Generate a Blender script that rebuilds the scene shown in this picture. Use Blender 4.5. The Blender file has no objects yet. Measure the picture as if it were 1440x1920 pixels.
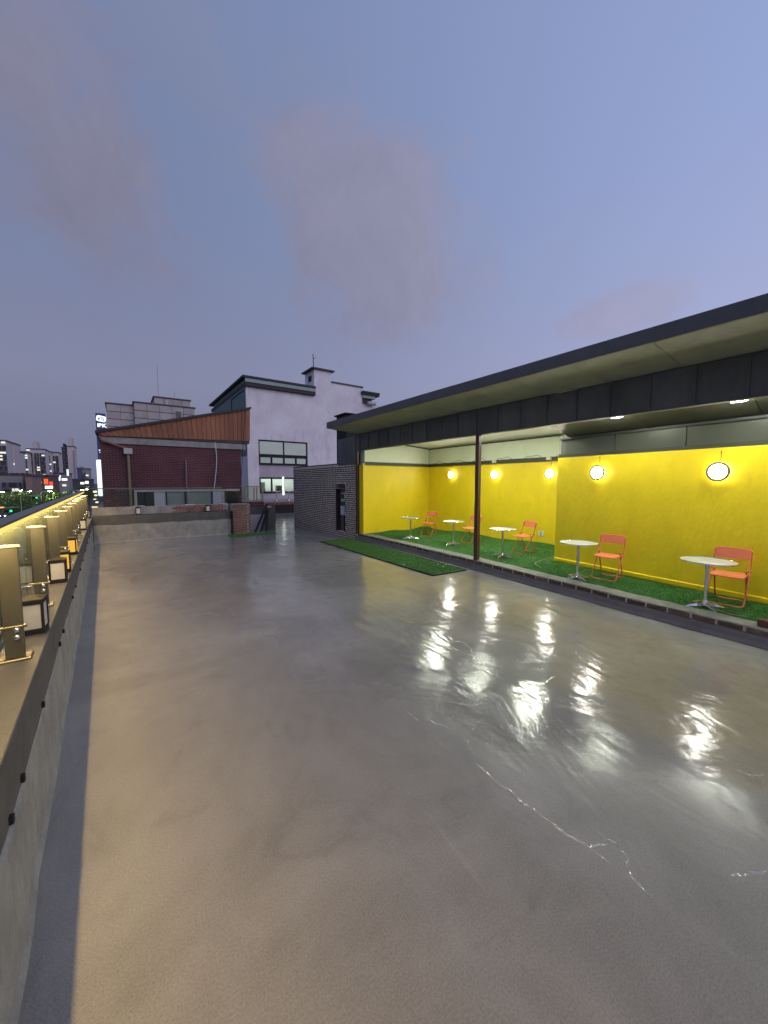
import bpy, bmesh, math, random
import numpy as np
from mathutils import Vector, Matrix
R = math.radians
S = bpy.context.scene
C = S.collection
random.seed(7)
rng = np.random.default_rng(5)

# ------------------------------------------------------------------ camera
EYE = 2.0
YAW = R(35.0)
PITCH = math.atan(55 / 700.)
cam_d = bpy.data.cameras.new('camera')
cam_d.sensor_fit = 'HORIZONTAL'; cam_d.sensor_width = 36.0
cam_d.lens = 36.0 * 700 / 1440
cam_d.clip_start = 0.05; cam_d.clip_end = 9000
cam = bpy.data.objects.new('camera', cam_d); C.objects.link(cam)
cam.location = (0, 0, EYE)
cam.rotation_euler = (math.pi / 2 - PITCH, 0, -YAW)
S.camera = cam
# pixel of the photograph -> point on a plane of the place (directions only; the plane gives the distance)
_fw = np.array([math.sin(YAW) * math.cos(PITCH), math.cos(YAW) * math.cos(PITCH), -math.sin(PITCH)])
_rt = np.array([math.cos(YAW), -math.sin(YAW), 0.]); _up = np.cross(_rt, _fw)
def _ray(x, y): return _rt * (x - 720) / 700 - _up * (y - 960) / 700 + _fw
def onz(x, y, z): d = _ray(x, y); return Vector(np.array([0, 0, EYE]) + d * (z - EYE) / d[2])
def onx(x, y, X): d = _ray(x, y); return Vector(np.array([0, 0, EYE]) + d * X / d[0])
def ony(x, y, Y): d = _ray(x, y); return Vector(np.array([0, 0, EYE]) + d * Y / d[1])

# ------------------------------------------------------------------ world: dusk sky
W = bpy.data.worlds.new('World'); S.world = W; W.use_nodes = True
nt = W.node_tree; nt.nodes.clear()
def N(t, **k):
    n = nt.nodes.new(t)
    for a, b in k.items(): setattr(n, a, b)
    return n
L = nt.links.new
SUN_AZ = R(150)      # afterglow behind the camera, to its right
SUN_EL = R(1.0)
sky = N('ShaderNodeTexSky', sky_type='NISHITA', sun_disc=False, sun_elevation=SUN_EL, sun_rotation=SUN_AZ,
        altitude=50, air_density=1.6, dust_density=1.0, ozone_density=3.0)
tc = N('ShaderNodeTexCoord')
def vm(op, a, b=None):
    n = N('ShaderNodeVectorMath', operation=op)
    for i, v in enumerate((a, b)):
        if v is None: continue
        if hasattr(v, 'is_linked') or hasattr(v, 'links'): L(v, n.inputs[i])
        else: n.inputs[i].default_value = v
    return n
def mth(op, a, b=None, c=None, clamp=False):
    n = N('ShaderNodeMath', operation=op, use_clamp=clamp)
    for i, v in enumerate((a, b, c)):
        if v is None: continue
        if hasattr(v, 'links'): L(v, n.inputs[i])
        else: n.inputs[i].default_value = v
    return n.outputs[0]
def noise_w(scale, detail, rough, dist=0.0, off=(0, 0, 0), sc=(1, 1, 1)):
    m = N('ShaderNodeMapping'); m.inputs['Location'].default_value = off; m.inputs['Scale'].default_value = sc
    L(tc.outputs['Generated'], m.inputs['Vector'])
    n = N('ShaderNodeTexNoise'); n.inputs['Scale'].default_value = scale; n.inputs['Detail'].default_value = detail
    n.inputs['Roughness'].default_value = rough; n.inputs['Distortion'].default_value = dist
    L(m.outputs[0], n.inputs['Vector']); return n.outputs['Fac']
nz = noise_w(5.0, 6, .6, .4)
nz2 = noise_w(2.3, 7, .62, .6, (3.1, 1.7, .4), (1, 1, 2.2))
D = tc.outputs['Generated']
def cloud(px_, py_, ru, rv, tilt, k):
    c = Vector(_ray(px_, py_)).normalized()
    a = Vector((0, 0, 1)).cross(c).normalized(); b = c.cross(a)
    a2 = a * math.cos(tilt) + b * math.sin(tilt); b2 = b * math.cos(tilt) - a * math.sin(tilt)
    u = mth('DIVIDE', vm('DOT_PRODUCT', D, tuple(a2)).outputs['Value'], ru)
    v = mth('DIVIDE', vm('DOT_PRODUCT', D, tuple(b2)).outputs['Value'], rv)
    f = vm('DOT_PRODUCT', D, tuple(c)).outputs['Value']
    r = mth('SQRT', mth('ADD', mth('MULTIPLY', u, u), mth('MULTIPLY', v, v)))
    r = mth('ADD', r, mth('MULTIPLY', mth('SUBTRACT', nz, .5), 1.9))
    ms = N('ShaderNodeMapRange', interpolation_type='SMOOTHSTEP')
    L(r, ms.inputs['Value']); ms.inputs['From Min'].default_value = 1.12; ms.inputs['From Max'].default_value = .35
    m = mth('MULTIPLY', ms.outputs[0], mth('GREATER_THAN', f, 0.0))
    return mth('MULTIPLY', m, k)
cl = cloud(715, 470, .31, .235, R(38), .92)
cl = mth('MAXIMUM', cl, cloud(165, 320, .28, .15, R(50), .92))
cl = mth('MAXIMUM', cl, cloud(1150, 590, .13, .045, R(-8), .7))
cl = mth('MAXIMUM', cl, cloud(330, 60, .16, .07, R(40), .3))
gen = N('ShaderNodeMapRange', interpolation_type='SMOOTHSTEP'); L(nz2, gen.inputs['Value'])
gen.inputs['From Min'].default_value = .5; gen.inputs['From Max'].default_value = .8; gen.inputs['To Max'].default_value = .22
cl = mth('MAXIMUM', cl, gen.outputs[0])
tint = N('ShaderNodeMix', data_type='RGBA', blend_type='MULTIPLY'); tint.inputs[0].default_value = 1
L(sky.outputs[0], tint.inputs['A']); tint.inputs['B'].default_value = (.9, 1.0, 1.08, 1)
SKYTINT = tint
# pale, low twilight veil that greys the blue
sep = N('ShaderNodeSeparateXYZ'); L(D, sep.inputs[0])
veil = N('ShaderNodeMix', data_type='RGBA'); veil.inputs[0].default_value = .55
L(tint.outputs['Result'], veil.inputs['A'])
ramp = N('ShaderNodeValToRGB')
L(mth('MULTIPLY', sep.outputs['Z'], 1.0, clamp=True), ramp.inputs[0])
el = ramp.color_ramp.elements
el[0].position = 0.0; el[0].color = (.203, .228, .355, 1)
el[1].position = 1.0; el[1].color = (.176, .228, .395, 1)
e = el.new(.22); e.color = (.275, .292, .445, 1)
e = el.new(.55); e.color = (.212, .265, .445, 1)
# brighter towards the afterglow
sd = Vector((math.sin(SUN_AZ), math.cos(SUN_AZ), 0.15)).normalized()
glow = N('ShaderNodeMapRange', interpolation_type='SMOOTHSTEP')
L(vm('DOT_PRODUCT', D, tuple(sd)).outputs['Value'], glow.inputs['Value'])
glow.inputs['From Min'].default_value = -1.0; glow.inputs['From Max'].default_value = 1.0
glow.inputs['To Min'].default_value = .86; glow.inputs['To Max'].default_value = 1.85
rm = N('ShaderNodeVectorMath', operation='SCALE'); L(ramp.outputs[0], rm.inputs[0]); L(glow.outputs[0], rm.inputs['Scale'])
SCALE_UP = N('ShaderNodeVectorMath', operation='SCALE'); L(rm.outputs[0], SCALE_UP.inputs[0]); SCALE_UP.inputs['Scale'].default_value = 10.0
L(SCALE_UP.outputs[0], veil.inputs['B']); veil.inputs[0].default_value = .8
cm = N('ShaderNodeMix', data_type='RGBA'); L(cl, cm.inputs[0]); L(veil.outputs['Result'], cm.inputs['A'])
cmix = N('ShaderNodeMix', data_type='RGBA'); L(noise_w(7.0, 7, .65, .8, (1.3, 4.2, 2.2)), cmix.inputs[0]); cmix.inputs['A'].default_value = (1.72, 1.76, 2.55, 1); cmix.inputs['B'].default_value = (2.5, 2.4, 3.4, 1)
ccol = N('ShaderNodeVectorMath', operation='SCALE'); L(cmix.outputs['Result'], ccol.inputs[0]); L(glow.outputs[0], ccol.inputs['Scale'])
L(ccol.outputs[0], cm.inputs['B'])
bg = N('ShaderNodeBackground'); L(cm.outputs['Result'], bg.inputs[0]); bg.inputs[1].default_value = .113
wo = N('ShaderNodeOutputWorld'); L(bg.outputs[0], wo.inputs[0])
# the weak wide afterglow
sl = bpy.data.lights.new('sun', 'SUN'); sl.energy = .7; sl.angle = R(60); sl.color = (1.0, .86, .86)
so = bpy.data.objects.new('sun', sl); C.objects.link(so)
so.rotation_euler = Vector((math.sin(SUN_AZ), math.cos(SUN_AZ), math.tan(R(28)))).to_track_quat('Z', 'Y').to_euler()
S.view_settings.view_transform = 'Standard'; S.view_settings.look = 'None'
S.view_settings.exposure = 0.0; S.view_settings.gamma = 1.0
try: S.view_settings.use_curve_mapping = False
except Exception: pass
S.cycles.max_bounces = 8; S.cycles.transparent_max_bounces = 24; S.cycles.glossy_bounces = 4
S.cycles.sample_clamp_indirect = 4.0
S.cycles.use_denoising = True

# ------------------------------------------------------------------ materials
MATS = {}
def mat(name, col, rough=.6, metal=0.0, noise=0.0, nscale=6.0, bump=0.0, bscale=60.0, emit=None, estr=0.0,
        spec=.5, obj_rand=0.0, stretch=(1, 1, 1), col2=None, rvar=0.0):
    if name in MATS: return MATS[name]
    m = bpy.data.materials.new(name); m.use_nodes = True; MATS[name] = m
    t = m.node_tree; b = t.nodes['Principled BSDF']; lk = t.links.new
    b.inputs['Roughness'].default_value = rough; b.inputs['Metallic'].default_value = metal
    b.inputs['Specular IOR Level'].default_value = spec
    b.inputs['Base Color'].default_value = (*col, 1)
    if emit:
        b.inputs['Emission Color'].default_value = (*emit, 1); b.inputs['Emission Strength'].default_value = estr
    g = t.nodes.new('ShaderNodeNewGeometry')
    mp = t.nodes.new('ShaderNodeMapping'); mp.inputs['Scale'].default_value = stretch; lk(g.outputs['Position'], mp.inputs[0])
    out = None
    if noise or col2:
        n = t.nodes.new('ShaderNodeTexNoise'); n.inputs['Scale'].default_value = nscale; n.inputs['Detail'].default_value = 7
        n.inputs['Roughness'].default_value = .62
        lk(mp.outputs[0], n.inputs['Vector'])
        r = t.nodes.new('ShaderNodeMapRange'); lk(n.outputs['Fac'], r.inputs['Value'])
        r.inputs['From Min'].default_value = .3; r.inputs['From Max'].default_value = .7
        mx = t.nodes.new('ShaderNodeMix'); mx.data_type = 'RGBA'; lk(r.outputs[0], mx.inputs[0])
        c2 = col2 if col2 else tuple(min(1, c * (1 + noise)) for c in col)
        c1 = tuple(c * (1 - noise) for c in col) if not col2 else col
        mx.inputs['A'].default_value = (*c1, 1); mx.inputs['B'].default_value = (*c2, 1)
        out = mx.outputs['Result']
        if rvar:
            rr = t.nodes.new('ShaderNodeMapRange'); lk(n.outputs['Fac'], rr.inputs['Value'])
            rr.inputs['From Min'].default_value = .3; rr.inputs['From Max'].default_value = .7
            rr.inputs['To Min'].default_value = rough - rvar; rr.inputs['To Max'].default_value = rough + rvar
            lk(rr.outputs[0], b.inputs['Roughness'])
    if obj_rand:
        oi = t.nodes.new('ShaderNodeObjectInfo')
        r2 = t.nodes.new('ShaderNodeMapRange'); lk(oi.outputs['Random'], r2.inputs['Value'])
        r2.inputs['To Min'].default_value = 1 - obj_rand; r2.inputs['To Max'].default_value = 1 + obj_rand
        sc = t.nodes.new('ShaderNodeVectorMath'); sc.operation = 'SCALE'; lk(r2.outputs[0], sc.inputs['Scale'])
        if out is not None: lk(out, sc.inputs[0])
        else: sc.inputs[0].default_value = col
        out = sc.outputs[0]
    if out is not None: lk(out, b.inputs['Base Color'])
    if bump:
        n2 = t.nodes.new('ShaderNodeTexNoise'); n2.inputs['Scale'].default_value = bscale; n2.inputs['Detail'].default_value = 4
        lk(mp.outputs[0], n2.inputs['Vector'])
        bp = t.nodes.new('ShaderNodeBump'); bp.inputs['Strength'].default_value = bump; bp.inputs['Distance'].default_value = .02
        lk(n2.outputs['Fac'], bp.inputs['Height']); lk(bp.outputs[0], b.inputs['Normal'])
    return m
def emis(name, col, s):
    if name in MATS: return MATS[name]
    m = bpy.data.materials.new(name); m.use_nodes = True; MATS[name] = m
    t = m.node_tree; t.nodes.clear()
    e = t.nodes.new('ShaderNodeEmission'); e.inputs[0].default_value = (*col, 1); e.inputs[1].default_value = s
    o = t.nodes.new('ShaderNodeOutputMaterial'); t.links.new(e.outputs[0], o.inputs[0]); return m
def glass(name, col, refl=1.0, rough=.02, sheen_mix=0.0):
    m = bpy.data.materials.new(name); m.use_nodes = True; MATS[name] = m
    t = m.node_tree; t.nodes.clear(); lk = t.links.new
    tr = t.nodes.new('ShaderNodeBsdfTransparent'); tr.inputs[0].default_value = (*col, 1)
    gl = t.nodes.new('ShaderNodeBsdfGlossy'); gl.inputs['Roughness'].default_value = rough
    fr = t.nodes.new('ShaderNodeFresnel'); fr.inputs[0].default_value = 1.5
    mul = t.nodes.new('ShaderNodeMath'); mul.operation = 'MULTIPLY'; lk(fr.outputs[0], mul.inputs[0]); mul.inputs[1].default_value = refl
    mx = t.nodes.new('ShaderNodeMixShader'); lk(mul.outputs[0], mx.inputs[0])
    src = tr
    if sheen_mix:
        df = t.nodes.new('ShaderNodeBsdfDiffuse'); df.inputs[0].default_value = (.42, .50, .38, 1)
        m2 = t.nodes.new('ShaderNodeMixShader'); m2.inputs[0].default_value = sheen_mix
        lk(tr.outputs[0], m2.inputs[1]); lk(df.outputs[0], m2.inputs[2]); src = m2
    lk(src.outputs[0], mx.inputs[1]); lk(gl.outputs[0], mx.inputs[2])
    o = t.nodes.new('ShaderNodeOutputMaterial'); lk(mx.outputs[0], o.inputs[0]); return m

def floor_material():
    m = bpy.data.materials.new('coated_floor'); m.use_nodes = True
    t = m.node_tree; b = t.nodes['Principled BSDF']; lk = t.links.new
    g = t.nodes.new('ShaderNodeNewGeometry')
    def nz(sc, det=6, ro=.6, dist=0.0, stretch=(1, 1, 1)):
        mp = t.nodes.new('ShaderNodeMapping'); mp.inputs['Scale'].default_value = stretch; lk(g.outputs['Position'], mp.inputs[0])
        n = t.nodes.new('ShaderNodeTexNoise'); n.inputs['Scale'].default_value = sc; n.inputs['Detail'].default_value = det
        n.inputs['Roughness'].default_value = ro; n.inputs['Distortion'].default_value = dist
        lk(mp.outputs[0], n.inputs['Vector']); return n.outputs['Fac']
    def mr(v, a, b_, c, d, sm=True):
        r = t.nodes.new('ShaderNodeMapRange'); lk(v, r.inputs[0])
        if sm: r.interpolation_type = 'SMOOTHSTEP'
        for i, x in enumerate((a, b_, c, d)): r.inputs[i + 1].default_value = x
        return r.outputs[0]
    def ma(op, a, c):
        n = t.nodes.new('ShaderNodeMath'); n.operation = op
        for i, v in enumerate((a, c)):
            if hasattr(v, 'links'): lk(v, n.inputs[i])
            else: n.inputs[i].default_value = v
        return n.outputs[0]
    patch = nz(.55, 5, .55, .8); fine = nz(110, 4, .75); mid = nz(3.2, 6, .65, .5)
    mx = t.nodes.new('ShaderNodeMix'); mx.data_type = 'RGBA'
    lk(mr(patch, .38, .62, 0, 1), mx.inputs[0])
    mx.inputs['A'].default_value = (.215, .203, .188, 1); mx.inputs['B'].default_value = (.272, .258, .240, 1)
    mul = t.nodes.new('ShaderNodeVectorMath'); mul.operation = 'SCALE'; lk(mx.outputs['Result'], mul.inputs[0])
    lk(ma('MULTIPLY', mr(fine, .25, .75, .66, 1.34, False), mr(mid, .25, .75, .9, 1.1, False)), mul.inputs['Scale'])
    st = mr(nz(1.7, 7, .68, 1.4), .53, .70, 1.0, .85)
    sf = mr(nz(9, 5, .7, .3, (1, .12, 1)), .62, .75, 1.0, 1.16)
    mul2 = t.nodes.new('ShaderNodeVectorMath'); mul2.operation = 'SCALE'; lk(mul.outputs[0], mul2.inputs[0]); lk(ma('MULTIPLY', st, sf), mul2.inputs['Scale'])
    lk(mul2.outputs[0], b.inputs['Base Color'])
    # a thicker, glossier coat towards the pavilion, a sandier one along the parapet
    sx = t.nodes.new('ShaderNodeSeparateXYZ'); lk(g.outputs['Position'], sx.inputs[0])
    wav = ma('ADD', sx.outputs['X'], ma('MULTIPLY', ma('SUBTRACT', nz(.9, 4, .5, .6), .5), 2.6))
    wav = ma('ADD', wav, ma('MULTIPLY', sx.outputs['Y'], .30))
    coat = mr(wav, 2.2, 3.6, 0, 1)
    rough = ma('ADD', ma('MULTIPLY', coat, -.31), .45)
    rough = ma('ADD', rough, ma('MULTIPLY', ma('SUBTRACT', mid, .5), .10))
    lk(rough, b.inputs['Roughness'])
    lk(ma('ADD', ma('MULTIPLY', coat, .12), .4), b.inputs['Specular IOR Level'])
    # trowel waves
    w1 = nz(1.4, 3, .5, 1.2, (1, .55, 1)); w2 = nz(7.5, 4, .6, 1.5, (1, .6, 1))
    wr = nz(26, 3, .6, 2.0, (1, .5, 1)); wmask = mr(nz(.9, 4, .6, .6), .46, .64, 0, 1)
    h = ma('ADD', ma('MULTIPLY', w1, 1.0), ma('MULTIPLY', w2, .085))
    h = ma('ADD', h, ma('MULTIPLY', ma('MULTIPLY', ma('SUBTRACT', wr, .5), wmask), .06))
    bp = t.nodes.new('ShaderNodeBump'); bp.inputs['Strength'].default_value = 1.0; bp.inputs['Distance'].default_value = .022
    lk(h, bp.inputs['Height'])
    bp2 = t.nodes.new('ShaderNodeBump'); bp2.inputs['Distance'].default_value = .0007
    bp2.inputs['Strength'].default_value = .8
    lk(ma('MULTIPLY', nz(380, 2, .6), ma('SUBTRACT', 1.1, coat)), bp2.inputs['Height']); lk(bp.outputs[0], bp2.inputs['Normal'])
    lk(bp2.outputs[0], b.inputs['Normal'])
    MATS['floor'] = m; return m
M_floor = floor_material()

def brick_material(name, c1, c2, cm_, sc=1.0, bw=.21, rh=.073, ms=.010, axis='XZ', bias=0.0):
    m = bpy.data.materials.new(name); m.use_nodes = True; MATS[name] = m
    t = m.node_tree; b = t.nodes['Principled BSDF']; lk = t.links.new
    g = t.nodes.new('ShaderNodeNewGeometry'); s = t.nodes.new('ShaderNodeSeparateXYZ'); lk(g.outputs['Position'], s.inputs[0])
    ad = t.nodes.new('ShaderNodeMath'); ad.operation = 'ADD'; lk(s.outputs['X'], ad.inputs[0]); lk(s.outputs['Y'], ad.inputs[1])
    cb = t.nodes.new('ShaderNodeCombineXYZ'); lk(ad.outputs[0], cb.inputs[0]); lk(s.outputs['Z'], cb.inputs[1])
    br = t.nodes.new('ShaderNodeTexBrick'); lk(cb.outputs[0], br.inputs['Vector'])
    br.inputs['Color1'].default_value = (*c1, 1); br.inputs['Color2'].default_value = (*c2, 1); br.inputs['Mortar'].default_value = (*cm_, 1)
    br.inputs['Scale'].default_value = sc; br.inputs['Brick Width'].default_value = bw; br.inputs['Row Height'].default_value = rh
    br.inputs['Mortar Size'].default_value = ms; br.inputs['Bias'].default_value = bias
    n = t.nodes.new('ShaderNodeTexNoise'); n.inputs['Scale'].default_value = .9; n.inputs['Detail'].default_value = 6; lk(g.outputs['Position'], n.inputs['Vector'])
    mr = t.nodes.new('ShaderNodeMapRange'); lk(n.outputs['Fac'], mr.inputs[0]); mr.inputs[1].default_value = .3; mr.inputs[2].default_value = .7; mr.inputs[3].default_value = .75; mr.inputs[4].default_value = 1.3
    sc2 = t.nodes.new('ShaderNodeVectorMath'); sc2.operation = 'SCALE'; lk(br.outputs['Color'], sc2.inputs[0]); lk(mr.outputs[0], sc2.inputs['Scale'])
    lk(sc2.outputs[0], b.inputs['Base Color']); b.inputs['Roughness'].default_value = .85
    bp = t.nodes.new('ShaderNodeBump'); bp.invert = True; bp.inputs['Distance'].default_value = .01; lk(br.outputs['Fac'], bp.inputs['Height']); lk(bp.outputs[0], b.inputs['Normal'])
    return m

M = dict(
    plinth=mat('grey_plinth', (.27, .265, .25), .8, noise=.24, nscale=4, bump=.6, bscale=45),
    dark_band=mat('dark_parapet_paint', (.088, .084, .079), .75, noise=.25, nscale=5, bump=.3, bscale=70),
    ledge=mat('ledge_coating', (.085, .084, .088), .6, noise=.2, nscale=2.5, bump=.25, bscale=80),
    steel=mat('brushed_steel', (.20, .185, .155), .42, 1.0, noise=.12, nscale=30, stretch=(1, 1, .1), bump=.08, bscale=200),
    cap_steel=mat('satin_cap', (.55, .52, .45), .4, .8, noise=.1, nscale=20),
    chrome=mat('polished_aluminium', (.78, .78, .77), .16, 1.0, noise=.08, nscale=12),
    alu_top=mat('rippled_aluminium', (.66, .67, .65), .40, .8, noise=.1, nscale=8),
    rail=mat('dark_handrail', (.10, .095, .10), .35, .6, noise=.15, nscale=9),
    black=mat('black_metal', (.018, .017, .016), .65, noise=.25, nscale=14, spec=.25),
    cream=mat('lantern_acrylic', (.58, .56, .49), .5, noise=.06, nscale=10),
    roof_dark=mat('dark_fascia', (.095, .097, .105), .55, noise=.15, nscale=3),
    clad=mat('dark_cladding', (.105, .113, .118), .6, noise=.16, nscale=2.2, bump=.05, bscale=25, obj_rand=.12),
    soffit=mat('soffit_panel', (.31, .325, .265), .7, noise=.14, nscale=2.5, obj_rand=.04),
    ceil=mat('ceiling_panel', (.70, .72, .66), .5, noise=.04, nscale=2),
    metal_panel=mat('grey_sandwich_panel', (.085, .09, .07), .34, .2, noise=.07, nscale=1.8),
    white_panel=mat('pale_wall_panel', (.74, .77, .60), .55, noise=.04, nscale=2),
    trim=mat('dark_trim', (.04, .043, .042), .5, noise=.12, nscale=6),
    yellow=mat('yellow_paint', (.85, .63, .010), .5, noise=.06, nscale=2.2, bump=.28, bscale=16, stretch=(1, 1, .6)),
    brown=mat('brown_steel_paint', (.085, .035, .026), .4, noise=.18, nscale=8),
    mortar=mat('pale_mortar', (.60, .53, .45), .9, noise=.2, nscale=9, bump=.4, bscale=60),
    cap=mat('cement_cap', (.21, .21, .185), .85, noise=.22, nscale=6, bump=.5, bscale=40),
    brick_d=mat('dark_brick', (.052, .036, .030), .8, noise=.35, nscale=22, bump=.4, bscale=90, obj_rand=.5),
    brick_c=mat('brown_brick', (.115, .075, .058), .8, noise=.35, nscale=18, bump=.5, bscale=80, obj_rand=.45),
    brick_r=mat('red_brick_piece', (.22, .105, .082), .85, noise=.25, nscale=20, bump=.4, bscale=80, obj_rand=.3),
    mortar_d=mat('grey_mortar', (.30, .28, .255), .9, noise=.2, nscale=10, bump=.3, bscale=60),
    turf=mat('turf_backing', (.038, .135, .024), .9, noise=.35, nscale=14, bump=.6, bscale=180),
    blade=mat('turf_blade', (.068, .235, .034), .6, noise=.3, nscale=5),
    blade_m=mat('mat_blade', (.07, .18, .032), .65, noise=.3, nscale=6),
    orange=mat('orange_plastic', (.74, .19, .09), .42, noise=.06, nscale=12),
    orange_t=mat('orange_tube_paint', (.66, .15, .055), .38, noise=.08, nscale=15),
    white=mat('white_plastic', (.66, .66, .62), .5, noise=.05, nscale=10),
    cable=mat('pale_cable', (.20, .24, .15), .6),
    blackc=mat('black_cable', (.015, .015, .015), .6),
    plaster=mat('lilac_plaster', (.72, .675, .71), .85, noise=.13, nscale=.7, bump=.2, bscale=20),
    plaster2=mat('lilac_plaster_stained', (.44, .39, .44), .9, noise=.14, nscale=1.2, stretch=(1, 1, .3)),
    teal=mat('teal_cladding', (.085, .16, .165), .6, noise=.15, nscale=1.5),
    rooftile=mat('black_roof_tile', (.022, .02, .022), .6, noise=.25, nscale=5),
    mint=mat('mint_fascia', (.27, .36, .335), .6, noise=.1, nscale=3),
    conc=mat('raw_concrete', (.29, .275, .265), .9, noise=.2, nscale=2.5, bump=.3, bscale=30),
    granite=mat('granite_panel', (.40, .35, .335), .7, noise=.12, nscale=1.2, obj_rand=.13),
    granite_d=mat('granite_joint', (.13, .115, .115), .8, noise=.1, nscale=2),
    wood=mat('stained_plank', (.27, .105, .052), .7, noise=.3, nscale=5, stretch=(6, 6, .5), obj_rand=.22),
    pvc=mat('grey_pvc', (.42, .41, .38), .5, noise=.08, nscale=4),
    pipe_r=mat('red_brown_pipe', (.24, .10, .075), .5, noise=.1, nscale=6),
    yellow_pipe=mat('yellow_pipe', (.22, .185, .10), .5, noise=.1, nscale=6),
    win_dark=mat('dark_window_glass', (.03, .035, .035), .08, noise=.1, nscale=1),
    win_pale=mat('frosted_window_glass', (.42, .47, .42), .25, noise=.12, nscale=.9, emit=(.8, 1, .85), estr=.06),  # faint emission added to brighten the panes, which are no lamps
    win_grey=mat('grey_window_glass', (.26, .29, .28), .15, noise=.15, nscale=.8),
    asphalt=mat('asphalt', (.045, .045, .047), .8, noise=.2, nscale=.4),
    ground=mat('city_ground', (.06, .06, .06), .9, noise=.3, nscale=.05),
    paving=mat('sidewalk_paving', (.16, .15, .14), .8, noise=.15, nscale=.5),
    bark=mat('bark', (.06, .045, .035), .9, noise=.2, nscale=8),
    leaf=mat('leaf', (.07, .13, .028), .6, noise=.4, nscale=.6),
    led=emis('led_light', (1.0, .68, .25), 215.0),
    led_glow=emis('led_diffuser', (1.0, .74, .19), 1.15),
    lamp=emis('wall_lamp_light', (1.0, .98, .90), 105.0),
    ceil_lamp_low=emis('low_ceiling_lamp_light', (.96, 1.0, .82), 72.0),
    lamp_drum=emis('wall_lamp_drum', (1.0, .96, .86), 14.0),
    ceil_lamp=emis('ceiling_lamp_light', (.94, 1.0, .82), 125.0),
    lant=emis('lantern_light', (1.0, .55, .08), .95),
    lamp_rim=mat('lamp_rim', (.13, .135, .125), .5, .0),
)
M['red_wall'] = brick_material('red_brick_wall', (.105, .026, .030), (.070, .021, .025), (.17, .095, .098), bw=.21, rh=.075, ms=.009)
M['glass'] = glass('railing_glass', (.74, .84, .70), .9, .02, .20)  # olive diffuse share stands in for reflections of posts and light line
M['glass_clear'] = glass('end_railing_glass', (.86, .90, .86), .7, .01, .02)
M['clear'] = glass('window_pane', (.93, .96, .93), .9)
def rippled(m):
    t = m.node_tree; b = t.nodes['Principled BSDF']; lk = t.links.new
    tcn = t.nodes.new('ShaderNodeTexCoord'); wv = t.nodes.new('ShaderNodeTexWave'); wv.inputs['Scale'].default_value = 11.0
    wv.wave_type = 'BANDS'; wv.bands_direction = 'X'; lk(tcn.outputs['Object'], wv.inputs['Vector'])
    wv2 = t.nodes.new('ShaderNodeTexWave'); wv2.inputs['Scale'].default_value = 11.0; wv2.bands_direction = 'Y'; lk(tcn.outputs['Object'], wv2.inputs['Vector'])
    ad = t.nodes.new('ShaderNodeMath'); ad.operation = 'ADD'; lk(wv.outputs['Fac'], ad.inputs[0]); lk(wv2.outputs['Fac'], ad.inputs[1])
    bp = t.nodes.new('ShaderNodeBump'); bp.inputs['Distance'].default_value = .0012; lk(ad.outputs[0], bp.inputs['Height']); lk(bp.outputs[0], b.inputs['Normal'])
rippled(M['alu_top'])
def scuffs(m, dark, sc, lo, hi, stretch):
    t = m.node_tree; b = t.nodes['Principled BSDF']; lk = t.links.new
    src = b.inputs['Base Color'].links[0].from_socket
    g = t.nodes.new('ShaderNodeNewGeometry'); mp = t.nodes.new('ShaderNodeMapping'); mp.inputs['Scale'].default_value = stretch; lk(g.outputs['Position'], mp.inputs[0])
    n = t.nodes.new('ShaderNodeTexNoise'); n.inputs['Scale'].default_value = sc; n.inputs['Detail'].default_value = 9; n.inputs['Roughness'].default_value = .7; n.inputs['Distortion'].default_value = .6; lk(mp.outputs[0], n.inputs['Vector'])
    r = t.nodes.new('ShaderNodeMapRange'); lk(n.outputs['Fac'], r.inputs[0]); r.inputs[1].default_value = lo; r.inputs[2].default_value = hi; r.inputs[3].default_value = 1.0; r.inputs[4].default_value = dark
    sc_ = t.nodes.new('ShaderNodeVectorMath'); sc_.operation = 'SCALE'; lk(src, sc_.inputs[0]); lk(r.outputs[0], sc_.inputs['Scale']); lk(sc_.outputs[0], b.inputs['Base Color'])
scuffs(M['yellow'], .87, 5.0, .56, .72, (1, 1, .5))
scuffs(M['plaster'], .72, 1.6, .54, .72, (1, 1, .22))
scuffs(M['plinth'], .65, 4.0, .54, .70, (1, 1, .5))
scuffs(M['soffit'], .80, 3.0, .55, .72, (1, .3, 1))
scuffs(M['clad'], .75, 4.0, .52, .70, (1, 1, .2))
scuffs(M['conc'], .65, 3.0, .52, .70, (1, 1, .4))

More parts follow.
